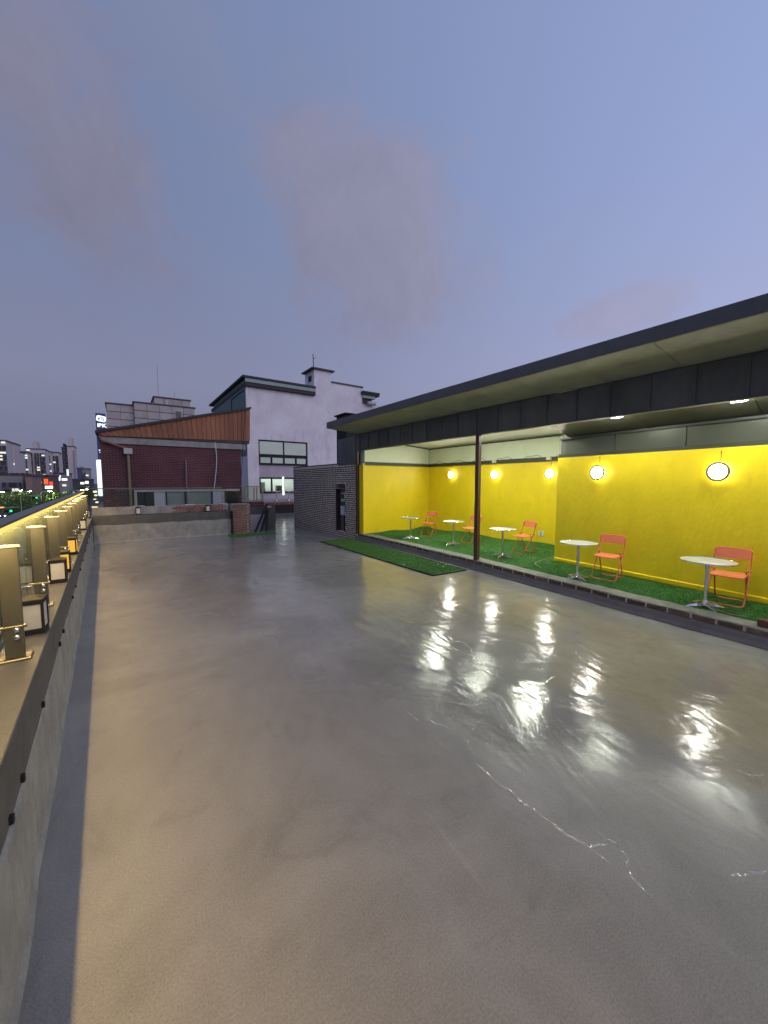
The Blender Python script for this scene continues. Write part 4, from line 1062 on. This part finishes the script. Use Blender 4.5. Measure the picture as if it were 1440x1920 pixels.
st = MB().box(12.86, 14.35, YL + .001, 29.8, 8.9, 10.95).build('chimney_stack', M['plaster'], lh)
MB().cbox(12.6, 14.6, YL - .2, 30.0, 10.96, 11.08, .03).build('stack_cap', MATS['brown_coping'], lh)
MB().box(12.84, 12.858, YL + .5, YL + 1.1, 9.9, 10.6).build('stack_opening', M['black'], lh)
MB().tube([(13.1, YL + .6, 11.08), (13.05, YL + .6, 12.3)], .03, 6).build('antenna', M['black'], lh)
MB().tube([(13.06, YL + .6, 11.9), (13.3, YL + .6, 12.1)], .02, 6).build('antenna_arm', M['black'], lh)
# roof over the left part
MB().cbox(7.25, 12.85, YL - .35, 40, 9.38, 9.56, .03).build('roof', M['rooftile'], lh)
MB().cbox(7.45, 12.84, YL - .30, YL - .22, 9.12, 9.379, .01).build('fascia', M['mint'], lh)
MB().cbox(7.45, 12.85, YL - .25, 40, 8.86, 9.12, .01).build('eaves_box', mat('dark_eaves', (.035, .027, .027), .7), lh)
MB().box(XL0 - .06, XL0 - .002, YL + .1, 39, 4, 9.37).build('side_cladding', M['teal'], lh)
MB().box(XL0 - .10, XL0 - .062, YL + .08, YL + 4, 8.6, 8.66).build('side_rail', M['black'], lh)
MB().box(XL0 - .10, XL0 - .062, YL + 3.9, YL + 4.0, 4, 8.6).build('side_rail', M['black'], lh)
MB().cbox(17.2, 19.0, YL - .2, 33, 9.55, 9.75, .02).build('tile_roof', M['rooftile'], lh)
for i in range(9): MB().tube([(17.3 + i * .2, YL - .28, 9.78), (17.3 + i * .2, 33, 9.9)], .09, 8).build('roof_tile', M['rooftile'], lh)
MB().box(17.3, 18.6, YL - .1, 33, 9.3, 9.55).build('fascia', M['mint'], lh)
MB().box(17.35, 18.3, YL + .05, 33, 8.9, 9.3).build('eaves_box', mat('dark_eaves', (.035, .027, .027), .7), lh)
MB().box(17.31, 19.5, YL + .2, 40, ZG, 8.9).build('wall', M['plaster'], lh)
MB().tube([(17.8, YL - .1, 8.9), (18.6, YL - .1, 8.9)], .16, 10).build('flue', M['pvc'], lh)
# windows
def win(x0, x1, z0, z1, cols_, m, fr=.07):
    w_ = MB().box(x0, x1, YL + .06, YL + .14, z0, z0 + fr).box(x0, x1, YL + .06, YL + .14, z1 - fr, z1)
    n = len(cols_) + 1; xs = [x0] + [x0 + (x1 - x0) * c for c in cols_] + [x1]
    for i, x in enumerate(xs):
        h = fr / 2 if 0 < i < n else fr
        xa = x - h if 0 < i < n else (x if i == 0 else x - fr)
        xb = x + h if 0 < i < n else (x + fr if i == 0 else x)
        w_.box(xa, xb, YL + .062, YL + .138, z0 + fr, z1 - fr)
    o = w_.build('window_frame', M['black'], lh)
    for i in range(n):
        MB().box(xs[i] + fr * .4, xs[i + 1] - fr * .4, YL + .09, YL + .10, z0 + fr * .5, z1 - fr * .5).build('window_pane', m, lh)
    return o
win(wx0, wx1, wz[1] + .0, wz[0], [.5], M['win_pale'], .10)
win(wx0, wx1, wz[2], wz[1] - .002, [.25, .5, .75], M['win_pale'], .14)
win(wx0, wx1, wz[4], wz[3], [.245, .49, .74], M['clear'], .12)
# lit room behind the lower windows
MB().box(wx0, wx1, 31.2, 31.3, wz[4] - .3, wz[3] + .3).build('room_back_wall', mat('room_white', (.7, .74, .70), .7), lh)
MB().box(wx0, wx1, YL + .2, 31.2, wz[3] + .2, wz[3] + .3).build('room_ceiling', MATS['room_white'], lh)
MB().box(wx0 + .4, wx1 - .3, 29.2, 30.6, wz[3] + .14, wz[3] + .19).build('room_light', emis('room_light', (.90, 1.0, .92), 7.0), lh)
MB().box(wx0 + .2, wx0 + 1.1, 30.2, 31.1, wz[4], wz[3] - .35).build('room_shelf', M['win_grey'], lh)
MB().box(wx0 + 1.8, wx0 + 2.3, 29.4, 29.8, wz[4], wz[4] + .55).build('room_chair', M['win_dark'], lh)
xs_ = Q(530.5, 908).x
tag(MB().cbox(xs_ - .055, xs_ + .055, YL - .12, YL - .04, 1.05, 2.45, .02).build('strip_lamp', emis('strip_lamp', (.92, 1.0, .95), 2.2), None), 'bright white vertical strip lamp between the lit windows of the lilac house', 'lamp')
tag(MB().tube([tuple(ony(460, 768, 18.72)), tuple(ony(455.5, 840, 18.70)), tuple(ony(449, 950, 18.74))], .014, 6).build('drop_cable', M['blackc'], None), 'dark cable hanging from the corner of the wooden fascia', 'cable')

# bank block
YB = 48.0
bk = empty('bank_block', (3, YB, ZG), label='stepped granite clad bank building with rooftop plant room and mast', cat='building')
B_ = lambda x, y: ony(x, y, YB)
def granite(x0, x1, z0, z1, y0, y1, nx, nz):
    MB().box(x0 + .05, x1 - .05, y0 + .05, y1, z0, z1 - .02).build('wall_core', M['granite_d'], bk)
    for i in range(nx):
        for j in range(nz):
            a_, b_ = x0 + (x1 - x0) * i / nx, x0 + (x1 - x0) * (i + 1) / nx; h = (z1 - z0) / nz
            MB().cbox(a_ + .012, b_ - .012, y0, y0 + .12, z0 + j * h + .035, z0 + (j + 1) * h - .035, .012).build('granite_panel', M['granite'], bk)
    for j in range(nz): MB().cbox(x0, x0 + .12, y0 + .14, y1, z0 + j * h + .05, z0 + (j + 1) * h - .05, .015).build('granite_panel', M['granite'], bk)
    MB().cbox(x0 - .12, x1 + .12, y0 - .12, y1, z1, z1 + .12, .03).build('coping', M['granite_d'], bk)
granite(-.95, 1.40, 3.2, 10.15, YB + .5, 60, 2, 9)
granite(1.41, 7.2, 3.2, 10.45, YB, 60, 5, 9)
granite(3.35, 6.9, 10.58, 11.42, YB + 1, 54, 4, 1)
MB().box(-.9, 7.1, YB + .6, 60, ZG, 3.2).build('lower_wall', M['granite_d'], bk)
MB().cbox(5.15, 5.9, YB - .05, YB - .01, 9.15, 10.02, .01).build('window_frame', M['pvc'], bk); MB().box(5.24, 5.81, YB - .06, YB - .051, 9.22, 9.93).build('window_pane', M['win_dark'], bk)
MB().tube([(3.8, YB + 1.5, 11.5), (3.8, YB + 1.5, 15.1)], .035, 6).build('mast', M['pvc'], bk)
MB().tube([(5.4, YB + 1.5, 11.5), (5.4, YB + 1.5, 12.3)], .03, 6).build('mast', M['pvc'], bk)
MB().box(4.5, 4.6, YB + .93, YB + .99, 10.62, 11.2).build('wall_light', M['white'], bk)
# vertical illuminated sign
YS = 44.0
sg = empty('bank_sign', (-1.35, YS, 0)); tag(sg, 'tall blue vertical sign with white emblem and letters beside the red brick house', 'sign')
navy = mat('navy_sign_face', (.018, .026, .085), .4, emit=(.05, .08, .35), estr=.10)
MB().cbox(-1.72, -.98, YS, YS + .5, .2, 8.42, .03).build('sign_box', navy, sg)
glowm = emis('sign_white', (.90, .95, 1.0), 1.6)
def text(s, x, z, size, m, par_, y, name='lettering', bold=.02):
    cu = bpy.data.curves.new(name, 'FONT'); cu.body = s; cu.size = size; cu.align_x = 'CENTER'; cu.extrude = .012; cu.offset = bold
    ob = bpy.data.objects.new(name, cu); C.objects.link(ob)
    dg = bpy.context.evaluated_depsgraph_get(); me = bpy.data.meshes.new_from_object(ob.evaluated_get(dg)); bpy.data.objects.remove(ob)
    me.name = name; me.materials.clear(); me.materials.append(m)
    o = link(name, me, par_); o.rotation_euler = (R(90), 0, 0); o.location = Vector((x, y, z)) - par_.location; return o
def S_(x, y): return ony(x, y, YS)
em = Matrix.Translation((-1.31, YS - .02, 7.93)) @ Matrix.Rotation(R(10), 4, 'Y')
mb = MB(); pr = []
for k in range(24):
    w_ = 2 * math.pi * k / 24; c, s = math.cos(w_), math.sin(w_); pw = .45
    pr.append(em @ Vector((math.copysign(abs(c) ** pw, c) * .36, 0, math.copysign(abs(s) ** pw, s) * .27)))
mb.prism(pr, (0, .015, 0)); mb.build('emblem_plate', glowm, sg)
blu = emis('emblem_blue', (.10, .42, .85), .8)
mb = MB(); mb.box(-.22, .22, -.012, 0, .10, .155, em); mb.box(-.22, -.10, -.012, 0, -.15, .05, em); mb.build('emblem_mark', navy, sg)
mb = MB(); mb.box(-.04, .22, -.012, 0, -.02, .05, em); mb.box(-.04, .24, -.012, 0, -.15, -.08, em); mb.box(.16, .24, -.012, 0, -.08, -.02, em); mb.build('emblem_mark', blu, sg)
text('IBK', -1.30, 7.17, .44, glowm, sg, YS - .012)
mb = MB()
for (x0, x1, z0, z1) in ((-1.62, -1.36, 4.98, 5.06), (-1.43, -1.36, 4.72, 4.98), (-1.58, -1.43, 4.80, 4.86), (-1.28, -1.20, 4.62, 5.08), (-1.42, -1.30, 4.32, 4.46)): mb.box(x0, x1, YS - .015, YS - .002, z0, z1)
mb.build('lettering', glowm, sg)
MB().cbox(-1.85, -1.12, YS - .25, YS + .35, .75, 4.12, .08).build('light_panel', emis('sign_panel_white', (.80, .92, 1.0), 1.7), sg)

# roof objects behind the pavilion roof
e_ = empty('roof_box', (10, 17.2, 0)); q0, q1 = ony(633, 775, 17), ony(664, 790, 17)
q0.x += .45; q1.x += .45; tag(e_, 'dark boxy chimney just above the pavilion roof corner', 'chimney')
MB().cbox(q0.x, q1.x, 17, 18, 2.0, q0.z, .03).build('shaft', M['black'], e_); MB().cbox(q0.x - .08, q1.x + .08, 16.9, 18.1, q0.z, q0.z + .08, .02).build('cap', M['black'], e_)

# ================================================================== CITY
def city(px0, px1, ptop, Y, name, m, lab, cat='tower', depth=18, bays=(), lit=(), top=None, rows=12, group=None, zb=ZG, litm='lit'):
    a_, b_ = ony(px0, 890, Y).x, ony(px1, 890, Y).x; zt = ony((px0 + px1) / 2, ptop, Y).z; w = b_ - a_
    e_ = empty(name, ((a_ + b_) / 2, Y, zb)); tag(e_, lab, cat, group)
    MB().box(a_, b_, Y, Y + depth, zb, zt).build('block', m, e_)
    for (u0, u1, mm) in bays:
        MB().box(a_ + w * u0, a_ + w * u1, Y - .9, Y - .02, zb, zt - 2.5).build('window_bay', mm, e_)
    h = (zt - zb) / rows
    for (u, r_i) in lit:
        x = a_ + w * u; z = zb + h * (r_i + .35)
        MB().box(x - .8, x + .8, Y - 1.2, Y - .95, z, z + 1.0).build('lit_window', M[litm], e_)
    if top:
        u0, u1, ph = top; MB().box(a_ + w * u0, a_ + w * u1, Y + 2, Y + depth - 2, zt, zt + ph).build('roof_house', m, e_)
    MB().box(a_ - .3, b_ + .3, Y - .3, Y + depth, zt, zt + .8).build('parapet', M['tw_d'], e_)
    return e_
M['lit'] = emis('lit_window', (1.0, .97, .88), 1.0)
M['tw_l'] = mat('pale_hazed_tower', (.47, .43, .455), .85, noise=.06, nscale=.05)  # tower colours made paler to stand in for distance haze
M['tw_p'] = mat('pink_hazed_tower', (.50, .43, .44), .85, noise=.06, nscale=.05)
M['tw_d'] = brick_material('dark_tower_bay', (.035, .032, .045), (.05, .045, .058), (.11, .10, .115), bw=2.6, rh=2.9, ms=.35)
M['tw_g'] = mat('grey_block', (.25, .24, .24), .85, noise=.12, nscale=.1)
def rl(n, us, rows, seed):
    r = random.Random(seed); s = set()
    while len(s) < n: s.add((r.choice(us), r.randrange(rows)))
    return sorted(s)
city(-22, 16, 827, 300, 'apartment_tower', M['tw_l'], 'tall apartment tower with two dark window bays and many lit flats, flat dark cap', bays=((.50, .60, M['tw_d']), (.64, .74, M['tw_d']), (.79, .98, M['tw_d'])), lit=rl(13, (.55, .69, .88), 18, 1), rows=18)
city(16.5, 30, 832, 315, 'apartment_tower', M['tw_p'], 'pinkish end of an apartment slab next to the tower with many lit flats', bays=((.55, .7, M['tw_d']),), lit=rl(2, (.7,), 18, 2), rows=18)
city(29, 41, 848, 330, 'apartment_tower', M['tw_l'], 'pale apartment tower with one full height dark stripe', bays=((.1, .55, M['tw_d']),), lit=[], rows=18)
city(40, 53, 848.5, 345, 'apartment_tower', M['tw_p'], 'apartment tower with a column of small lit windows', bays=((.0, .28, M['tw_d']), (.42, .62, M['tw_d']), (.78, .95, M['tw_d'])), lit=rl(8, (.12, .9), 20, 3), rows=20)
city(53, 87, 843, 360, 'apartment_tower', M['tw_l'], 'wide apartment tower with raised dark lift house on its roof', bays=((.0, .30, M['tw_d']), (.42, .50, M['tw_d']), (.56, .64, M['tw_d']), (.72, 1, M['tw_d'])), lit=rl(16, (.1, .32, .6, .75, .9), 20, 4), rows=20, top=(.3, .55, 6))
city(87, 98, 848, 380, 'apartment_tower', M['tw_l'], 'narrow apartment tower with dark stripes beside the wide one', bays=((.1, .4, M['tw_d']), (.6, .8, M['tw_d'])), lit=rl(4, (.75,), 20, 5), rows=20)
city(98, 112, 849, 390, 'apartment_tower', M['tw_p'], 'apartment tower with a dark right hand bay and faint windows', bays=((.1, .45, M['tw_d']), (.62, .98, M['tw_d'])), lit=rl(3, (.4, .9), 20, 6), rows=20)
city(118.5, 130, 840, 420, 'apartment_tower', M['tw_d'], 'dark glazed half of the lone slender tower', lit=rl(3, (.6,), 8, 7), rows=24, top=(.2, .5, 4))
city(129, 142.5, 838, 418, 'apartment_tower', M['tw_p'], 'blank pinkish half of the lone slender tower', bays=((.86, .98, M['tw_g']),), lit=[], rows=20, top=(.1, .7, 8))
city(145, 150, 879, 330, 'office_block', mat('violet_block', (.07, .06, .16), .7), 'small dark violet office block by the lone tower', cat='building', lit=[], rows=8)
city(149.5, 168, 880, 345, 'office_block', M['tw_g'], 'low grey office block with two roof boxes and striped windows', cat='building', bays=((.1, .35, M['tw_d']), (.5, .62, M['tw_d'])), lit=rl(4, (.75, .4), 7, 8), rows=7, top=(.02, .3, 2))
city(-30, 42, 891, 180, 'commercial_block', M['tw_g'], 'long low grey commercial block behind the street trees', cat='building', bays=((.45, .95, M['tw_d']),), lit=rl(2, (.8,), 3, 9), rows=4)
city(47, 59, 893, 170, 'commercial_block', mat('salmon_block', (.24, .15, .13), .85), 'small salmon coloured block among the low buildings', cat='building', lit=[], rows=4)
city(60, 100, 893, 230, 'commercial_block', mat('umber_block', (.085, .065, .065), .85), 'low dark brown block carrying red signs', cat='building', lit=rl(3, (.3, .7), 3, 10), rows=4)
city(100, 128, 889, 260, 'commercial_block', M['tw_g'], 'low grey block carrying bright white signs', cat='building', lit=rl(3, (.3, .7), 3, 11), rows=4)
city(128, 172, 900, 300, 'commercial_block', mat('slate_block', (.06, .06, .07), .85), 'low dark block at the far end of the street', cat='building', lit=rl(4, (.2, .5, .8), 3, 12), rows=4)
# glowing shop signs
def sign(x0, x1, y0, y1, Y, col, s, lab):
    a_, b_ = ony(x0, y1, Y), ony(x1, y0, Y)
    e_ = empty('shop_sign', ((a_.x + b_.x) / 2, Y, a_.z)); tag(e_, lab, 'shop sign', 'lit shop signs along the street')
    MB().cbox(a_.x, b_.x, Y - .4, Y, a_.z, b_.z, .05).build('light_box', emis('sign_%d_%d' % (x0, y0), col, s), e_)
    MB().box(a_.x, b_.x, Y + .001, Y + .3, a_.z, b_.z).build('housing', M['black'], e_)
sign(83, 90, 898, 908, 228, (1.0, .12, .03), 1.4, 'tall orange red lit sign on the dark brown block')
sign(93, 99, 903, 910, 226, (1.0, .10, .05), 1.1, 'short red lit sign beside the tall orange red one')
sign(100, 113, 895, 901, 256, (.75, .92, 1.0), 2.0, 'wide bluish white lit sign on the low grey block')
sign(105, 114, 891.5, 894.5, 257, (.9, 1.0, 1.0), 1.6, 'thin white lit sign above the wide bluish one')
sign(116, 126, 897, 901, 254, (1.0, .98, .95), 1.6, 'white lit sign right of the wide bluish one')
sign(125.5, 128.5, 880, 892, 255, (.75, .95, 1.0), 1.3, 'slim upright pale blue lit sign in front of the lone tower')
sign(85, 99, 911, 916, 150, (1.0, .95, .85), 2.2, 'cream lit shop sign between the street trees')
sign(72, 78, 903, 906, 225, (.95, .97, 1.0), 1.4, 'small white lit sign left of the red signs')
sign(151, 158, 904, 908, 200, (1.0, .95, .9), 1.6, 'white lit sign low on the far dark block')
sign(160, 166, 902, 907, 210, (1.0, .97, .92), 1.6, 'second white lit sign low on the far dark block')
sign(0, 8, 950, 953, 95, (1.0, .55, .15), 1.2, 'amber lit sign bar low behind the railing glass')
for i, (x0, x1, y0, y1) in enumerate(((175, 182, 920, 924), (177, 183, 927, 930), (175, 181, 935, 937), (179, 185, 940, 943), (172, 184, 949, 951.5))):
    sign(x0, x1, y0, y1, 60 - i * 5, (1.0, .9, .7) if i < 4 else (1.0, .7, .35), 1.5, ['uppermost', 'second', 'third', 'fourth', 'lowest and widest'][i] + ' lit sign in the gap beside the red brick house')

# street trees: trunk, limbs and a crown of leaf clumps
def tree(x, y, h, cr, seed, lab):
    r = np.random.default_rng(seed); e_ = empty('street_tree', (x, y, ZG)); tag(e_, lab, 'tree', 'trees along the street')
    tr = MB(); tr.tube([(0, 0, 0), (.08, .05, h * .3), (-.05, .1, h * .6), (.05, 0, h * .85)], .22, 8, .06)
    for k in range(6):
        a = k * 1.05 + seed; tr.tube([(0, 0, h * (.35 + .06 * k)), (math.cos(a) * cr * .4, math.sin(a) * cr * .4, h * (.48 + .06 * k)), (math.cos(a) * cr * .75, math.sin(a) * cr * .75, h * (.6 + .05 * k))], .09, 6, .03)
    lbuild(tr, 'trunk', M['bark'], e_)
    nc = 34; cen = r.normal(0, 1, (nc, 3)); cen /= np.linalg.norm(cen, axis=1)[:, None]; cen *= r.uniform(.3, 1, nc)[:, None] ** .5
    cen = cen * np.array([cr, cr, h * .33]) + np.array([0, 0, h * .66])
    n = 2600; ci = r.integers(0, nc, n); p = cen[ci] + r.normal(0, 1, (n, 3)) * cr * .16
    u = r.normal(0, 1, (n, 3)); u /= np.linalg.norm(u, axis=1)[:, None]; w = np.cross(u, r.normal(0, 1, (n, 3))); w /= np.linalg.norm(w, axis=1)[:, None]
    s = r.uniform(.12, .26, n)[:, None]
    v = np.stack([p - u * s, p + w * s * .6, p + u * s, p - w * s * .6], 1).reshape(-1, 3)
    me = bpy.data.meshes.new('crown'); me.from_pydata(v.tolist(), [], np.arange(4 * n).reshape(-1, 4).tolist()); me.materials.append(M['leaf'])
    link('crown', me, e_)
TR = [(2, 150, 8.3, 'street tree with dark crown lit green from below by the crossing'), (18, 135, 8.0, 'street tree with dense crown in front of the long grey block'),
      (34, 125, 8.2, 'street tree with broad crown before the salmon block'), (50, 140, 8.4, 'street tree beside the green traffic light'), (67, 150, 7.8, 'street tree brightly lit from the shop front'),
      (84, 165, 7.6, 'small street tree under the red signs'), (105, 130, 8.2, 'street tree with yellow green lit crown near the cream shop sign'), (118, 170, 7.8, 'street tree at the end of the lit row'),
      (152, 260, 9, 'far street tree below the low grey office block'), (166, 240, 9.5, 'far street tree close to the bank sign')]
for i, (px_, Y, h, lab) in enumerate(TR):
    q = ony(px_, 920, Y); tree(q.x, Y, h, 3.6 + .3 * (i % 3), 11 + i, lab)
# street lamps
def street_lamp(px_, Y, h, lab, col=(1.0, .86, .55), s=60.0, arm=1.6, dx=0.0):
    q = ony(px_, 915, Y); q.x += dx; e_ = empty('street_lamp', (q.x, Y, ZG)); tag(e_, lab, 'street lamp', 'street lamps')
    lbuild(MB().tube([(0, 0, 0), (0, 0, h - .4)] + [(arm * math.sin(t) ** 2, 0, h - .4 + .4 * math.sin(t)) for t in (.4, .8, 1.2, 1.57)], .09, 8, .05), 'pole', M['pvc'], e_)
    lbuild(MB().cbox(arm - .2, arm + .6, -.18, .18, h - .06, h + .06, .03), 'head', M['pvc'], e_)
    lbuild(MB().box(arm - .12, arm + .52, -.14, .14, h - .11, h - .061), 'lens', emis('street_lens_%d' % (px_), col, s), e_)
street_lamp(136, 120, 9.2, 'warm street lamp above the far end of the handrail'); street_lamp(146, 125, 9.3, 'warm street lamp just past the first one over the handrail')
for (px_, Y, h, dx, lab) in ((105, 130, 8.9, -3.0, 'street lamp shining into the yellow green tree'), (67, 150, 8.6, -3.2, 'street lamp at the tree lit by the shop front'),
                          (50, 140, 9.0, -3.0, 'street lamp beside the tree at the green signal'), (18, 135, 8.7, -3.2, 'street lamp at the dense tree by the long grey block'), (2, 150, 9.0, -3.0, 'street lamp at the tree by the crossing')):
    street_lamp(px_, Y - 2.6, h, lab, (1.0, .93, .55), 420, dx=dx)
# traffic lights
for (px_, py_, Y, lab) in ((66, 933, 95, 'green traffic signal in front of the trees'), (17, 958, 70, 'green traffic signal low over the near crossing')):
    q = ony(px_, py_, Y); e_ = empty('traffic_light', (q.x, Y, ZG)); tag(e_, lab, 'traffic light', 'traffic lights')
    MB().tube([(q.x - 2, Y, ZG), (q.x - 2, Y, q.z + .3), (q.x + 1, Y, q.z + .5)], .05, 6).build('pole', M['pvc'], e_)
    MB().cbox(q.x - .45, q.x + .45, Y - .2, Y + .1, q.z - .18, q.z + .18, .03).build('housing', M['black'], e_)
    MB().lathe([(0, 0), (.15, 0), (.12, .04), (0, .05)], 12, Matrix.Translation((q.x + .22, Y - .2, q.z)) @ Matrix.Rotation(R(90), 4, 'X')).build('green_lens', emis('signal_green', (.06, 1.0, .45), 1.6), e_)
# cars with lights on
def car(px_, py_, col, lab, hd=1):
    q = onz(px_, py_, ZG + .7); e_ = empty('car', (q.x, q.y, ZG + .012)); tag(e_, lab, 'car', 'cars on the street')
    body = [(-2.2, .35), (-2.25, .75), (-1.5, .95), (-.9, 1.42), (.8, 1.45), (1.45, 1.0), (2.15, .85), (2.25, .4)]
    mb = MB(); mb.prism([(-.85, y, z) for y, z in body], (1.7, 0, 0)); lbuild(mb, 'body', mat('car_%s' % col[0], col[1], .3), e_)
    for sx in (-.86, .70):
        for y in (-1.4, 1.4): lbuild(MB().lathe([(0, 0), (.33, 0), (.33, .18), (0, .18)], 14, Matrix.Translation((sx - .02, y, .33)) @ Matrix.Rotation(R(90), 4, 'Y')), 'wheel', M['black'], e_)
    for sx in (-.6, .6):
        lbuild(MB().box(sx - .2, sx + .2, -2.32, -2.24, .58, .74), 'headlight', emis('headlight', (1.0, .95, .82), 14.0) if hd else emis('taillight', (1.0, .08, .03), 4.0), e_)
    lbuild(MB().prism([(-.86, -.85, 1.0), (-.86, .75, 1.0), (-.86, .6, 1.38), (-.86, -.7, 1.36)], (1.72, 0, 0)), 'side_window', M['win_dark'], e_)
car(20, 943, ('white', (.5, .5, .5)), 'white car with headlights on beyond the crossing signal'); car(37, 944, ('grey', (.16, .16, .17)), 'grey car with headlights on beside the white one')
car(131, 925, ('silver', (.35, .35, .36)), 'silver car approaching with headlights on under the far street lamps'); car(112, 929, ('dark', (.05, .05, .06)), 'dark car driving away with red tail lights', 0)
car(8, 966, ('blue', (.05, .07, .16)), 'dark blue car with headlights on below the railing')
# lit canopy by the pavement
cn = onz(72, 940.5, ZG + 3.0); e_ = empty('lit_canopy', (cn.x, cn.y, ZG)); tag(e_, 'long glowing canopy along the pavement just outside the handrail', 'canopy')
MB().cbox(cn.x - 1.0, cn.x + 1.0, cn.y - 14, cn.y + 14, ZG + 2.9, ZG + 3.0, .02).build('roof', M['pvc'], e_)
MB().box(cn.x - .9, cn.x + .9, cn.y - 13.8, cn.y + 13.8, ZG + 3.001, ZG + 3.10).build('light_panel', emis('canopy_light', (1.0, .82, .45), 2.4), e_)
for k in (-13, -4, 4, 13): MB().tube([(cn.x, cn.y + k, ZG), (cn.x, cn.y + k, ZG + 2.9)], .06, 6).build('post', M['pvc'], e_)
